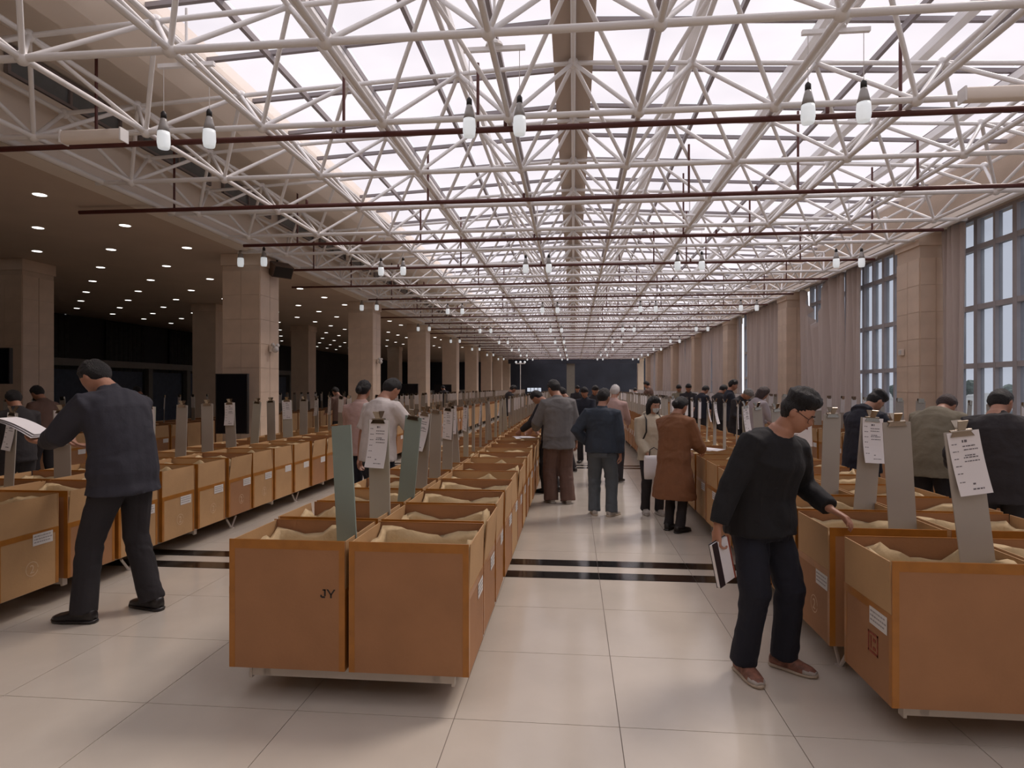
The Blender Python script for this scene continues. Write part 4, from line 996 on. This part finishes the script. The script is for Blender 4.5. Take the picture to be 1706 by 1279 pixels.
# ------------------------------------------------------------------ things on and near the left columns
def panel(loc, w_, h_, label, rz=0):
    r = tag(empty('display_panel', loc, rz), label, 'display')
    obj('screen', me_box(-w_/2, w_/2, -.03, .03, 0, h_, M_screen, 'screen'), r); m = MB()
    m.box(-w_/2-.02, -w_/2, -.035, .035, -.02, h_+.02); m.box(w_/2, w_/2+.02, -.035, .035, -.02, h_+.02); m.box(-w_/2, w_/2, -.035, .035, h_, h_+.02); m.box(-w_/2, w_/2, -.035, .035, -.02, 0)
    obj('bezel', m.mesh('bezel', M_dark), r); m = MB(); m.box(-.05, .05, -.04, .04, -loc[2]+.03, -.02); m.box(-w_*.4, w_*.4, -.2, .2, -loc[2], -loc[2]+.03); obj('stand', m.mesh('stand', M_dark), r)
p = at(387, z=0, depth=12.5); panel((p.x, p.y, .72), .62, 1.15, 'black upright display panel in front of the nearest left column')
for px_, d_, lab in ((690, 26.4, 'third'), (747, 33.6, 'fourth'), (4, 11.2, 'far left')):
    p = at(px_, z=0, depth=d_); panel((p.x-.3, p.y, 1.15 if px_ > 9 else 1.7), .9, .6, 'dark screen by the %s column' % lab)
sp_ = tag(empty('hanging_speaker', (-6.22, 12.9, 4.12)), 'brown loudspeaker tilted out from the top of the nearest left column', 'speaker')
sp_.rotation_euler = (0, R(28), R(-35)); m = MB(); m.box(-.14, .14, -.22, .22, -.13, .13); obj('cabinet', m.mesh('cabinet', mat('brown_cabinet', (.12,.08,.06), var=.1)), sp_)
m = MB(); m.box(.14, .15, -.2, .2, -.11, .11); obj('grille', m.mesh('grille', M_dark), sp_); m = MB(); m.cyl((-.14,0,.05),(-.22,0,.14),.02,n=8); obj('bracket', m.mesh('bracket', M_dark), sp_)
def gadget(loc, s, label):
    r = tag(empty('security_camera', loc), label, 'camera'); r.scale = (s,)*3
    m = MB(); m.box(0, .05, -.07, .07, -.05, .10); obj('mount', m.mesh('mount', M_fascia), r)
    m = MB(); m.sphere((.10, 0, 0), .07, 14, 8); obj('dome', m.mesh('dome', M_label, True), r)
    m = MB(); m.cyl((.10,-.06,.06),(.10,-.12,.10),.03,.04,10); m.cyl((.10,.06,.06),(.10,.12,.10),.03,.04,10); obj('lamp_heads', m.mesh('lamp_heads', M_label, True), r)
gadget((-6.37, 12.78, 2.42), 1.0, 'small white emergency light on the side of the nearest left column'); gadget((-6.37, 20.08, 2.45), 1.0, 'small white emergency light on the second left column')
# wall thermostat box on the nearest right pilaster
bx_ = tag(empty('wall_box', (6.375, 12.95, 2.3)), 'small pale box fixed to the nearest right pilaster', 'wall box')
obj('case', me_box(-.04, 0, -.07, .07, -.06, .06, M_fascia, 'case'), bx_); obj('cover', me_box(-.048, -.04, -.05, .05, -.04, .04, M_label, 'cover'), bx_)
# dark counter front and curtains on the far left wall
ct = tag(empty('service_counter', (-16.3, 21, 0)), 'long dim service counter with a pale rail and blue panels far left', 'counter')
m = MB(); m.box(-.25, .25, -8, 14, 2.32, 2.55); obj('top_rail', m.mesh('top_rail', mat('dim_rail', (.16,.145,.13), var=.06)), ct)
me_po = me_box(-.09, .09, -.12, .12, 0, 2.32, mat('dim_post', (.12,.11,.10), var=.06), 'post'); me_bl = me_box(-.03, .03, -.95, .95, .1, 2.2, mat('dim_blue_panel', (.035,.05,.085), var=.2), 'panel')
for k in range(10):
    obj('post', me_po, ct, (.1, -7.9+2.4*k, 0))
    if k < 9: obj('panel', me_bl, ct, (0, -6.7+2.4*k, 0))
for k in range(8):
    y = 9+k*4.0
    r = tag(empty('wall_drape', (-18.85, y, 0)), 'dark drape on the far left wall, %s from the front' % ORD[k+1], 'curtain', 'dark drapes on the far left wall'); m = MB()
    secs = []
    for i in range(40):
        a = i/39*2.2-1.1; secs.append(a)
    for i in range(39):
        a, b_ = secs[i], secs[i+1]; f = lambda t: .07*math.sin(t*22+k); m.hexa([(f(a),a,.05),(f(a)+.02,a,.05),(f(b_)+.02,b_,.05),(f(b_),b_,.05),(f(a),a,4.3),(f(a)+.02,a,4.3),(f(b_)+.02,b_,4.3),(f(b_),b_,4.3)])
    if k == 3: r.location.y -= .25
    obj('cloth', m.mesh('cloth', M_curtain2, True), r)
# far end: lamp stand and lit screens
ls = tag(empty('floor_lamp', at(867, z=0, depth=40)), 'thin pole with small lamps standing at the far end of the left aisle', 'lamp')
m = MB(); m.lathe([(.25,0),(.25,.03),(.03,.05)], 12); obj('base', m.mesh('base', M_steel), ls); m = MB(); m.cyl((0,0,.04),(0,0,3.2),.025,n=8); m.box(-.3,.3,-.03,.03,3.1,3.16); obj('pole', m.mesh('pole', M_steel), ls)
m = MB(); m.sphere((0,0,0), .07, 10, 6); me_g = m.mesh('globe', M_frost, True)
for s in (-.28, 0, .28): obj('globe', me_g, ls, (s, 0, 3.22))
for k in range(4):
    p = at(881+6*k, z=0, depth=55); r = tag(empty('lit_screen', (p.x, p.y, 1.25)), 'small glowing screen in the dark at the far end, %s from the left' % ORD[k+1], 'screen', 'glowing screens at the far end')
    obj('face', me_box(-.13, .13, -.01, .01, 0, .32, mat('lit_face_%d' % k, (.5,.55,.6), var=.02, emit=(.75,.85,1), es=.6), 'face'), r); obj('stand', me_box(-.05, .05, -.03, .03, -1.25, 0, M_dark, 'stand'), r)
# loose papers lying on boxes
def papers(p, rz, label, n=3):
    r = tag(empty('loose_papers', p, rz), label, 'paper'); rn = random.Random(int(abs(p[0])*100))
    for k in range(n): obj('sheet', me_box(-.105, .105, -.148, .148, 0, .002, M_paper, 'sheet'), r, (rn.uniform(-.05,.05), rn.uniform(-.05,.05), .003+.004*k), (R(rn.uniform(-2,2)), R(rn.uniform(-2,2)), rn.uniform(-.5,.5)))
papers((4.78, 7.1, .87), .3, 'white papers lying on the boxes beside the navy parka'); papers((1.62, 7.75, .87), .8, 'white papers on the boxes before the brown coat'); papers((-.72, 9.35, .87), .2, 'white papers on the boxes before the grey jacket')
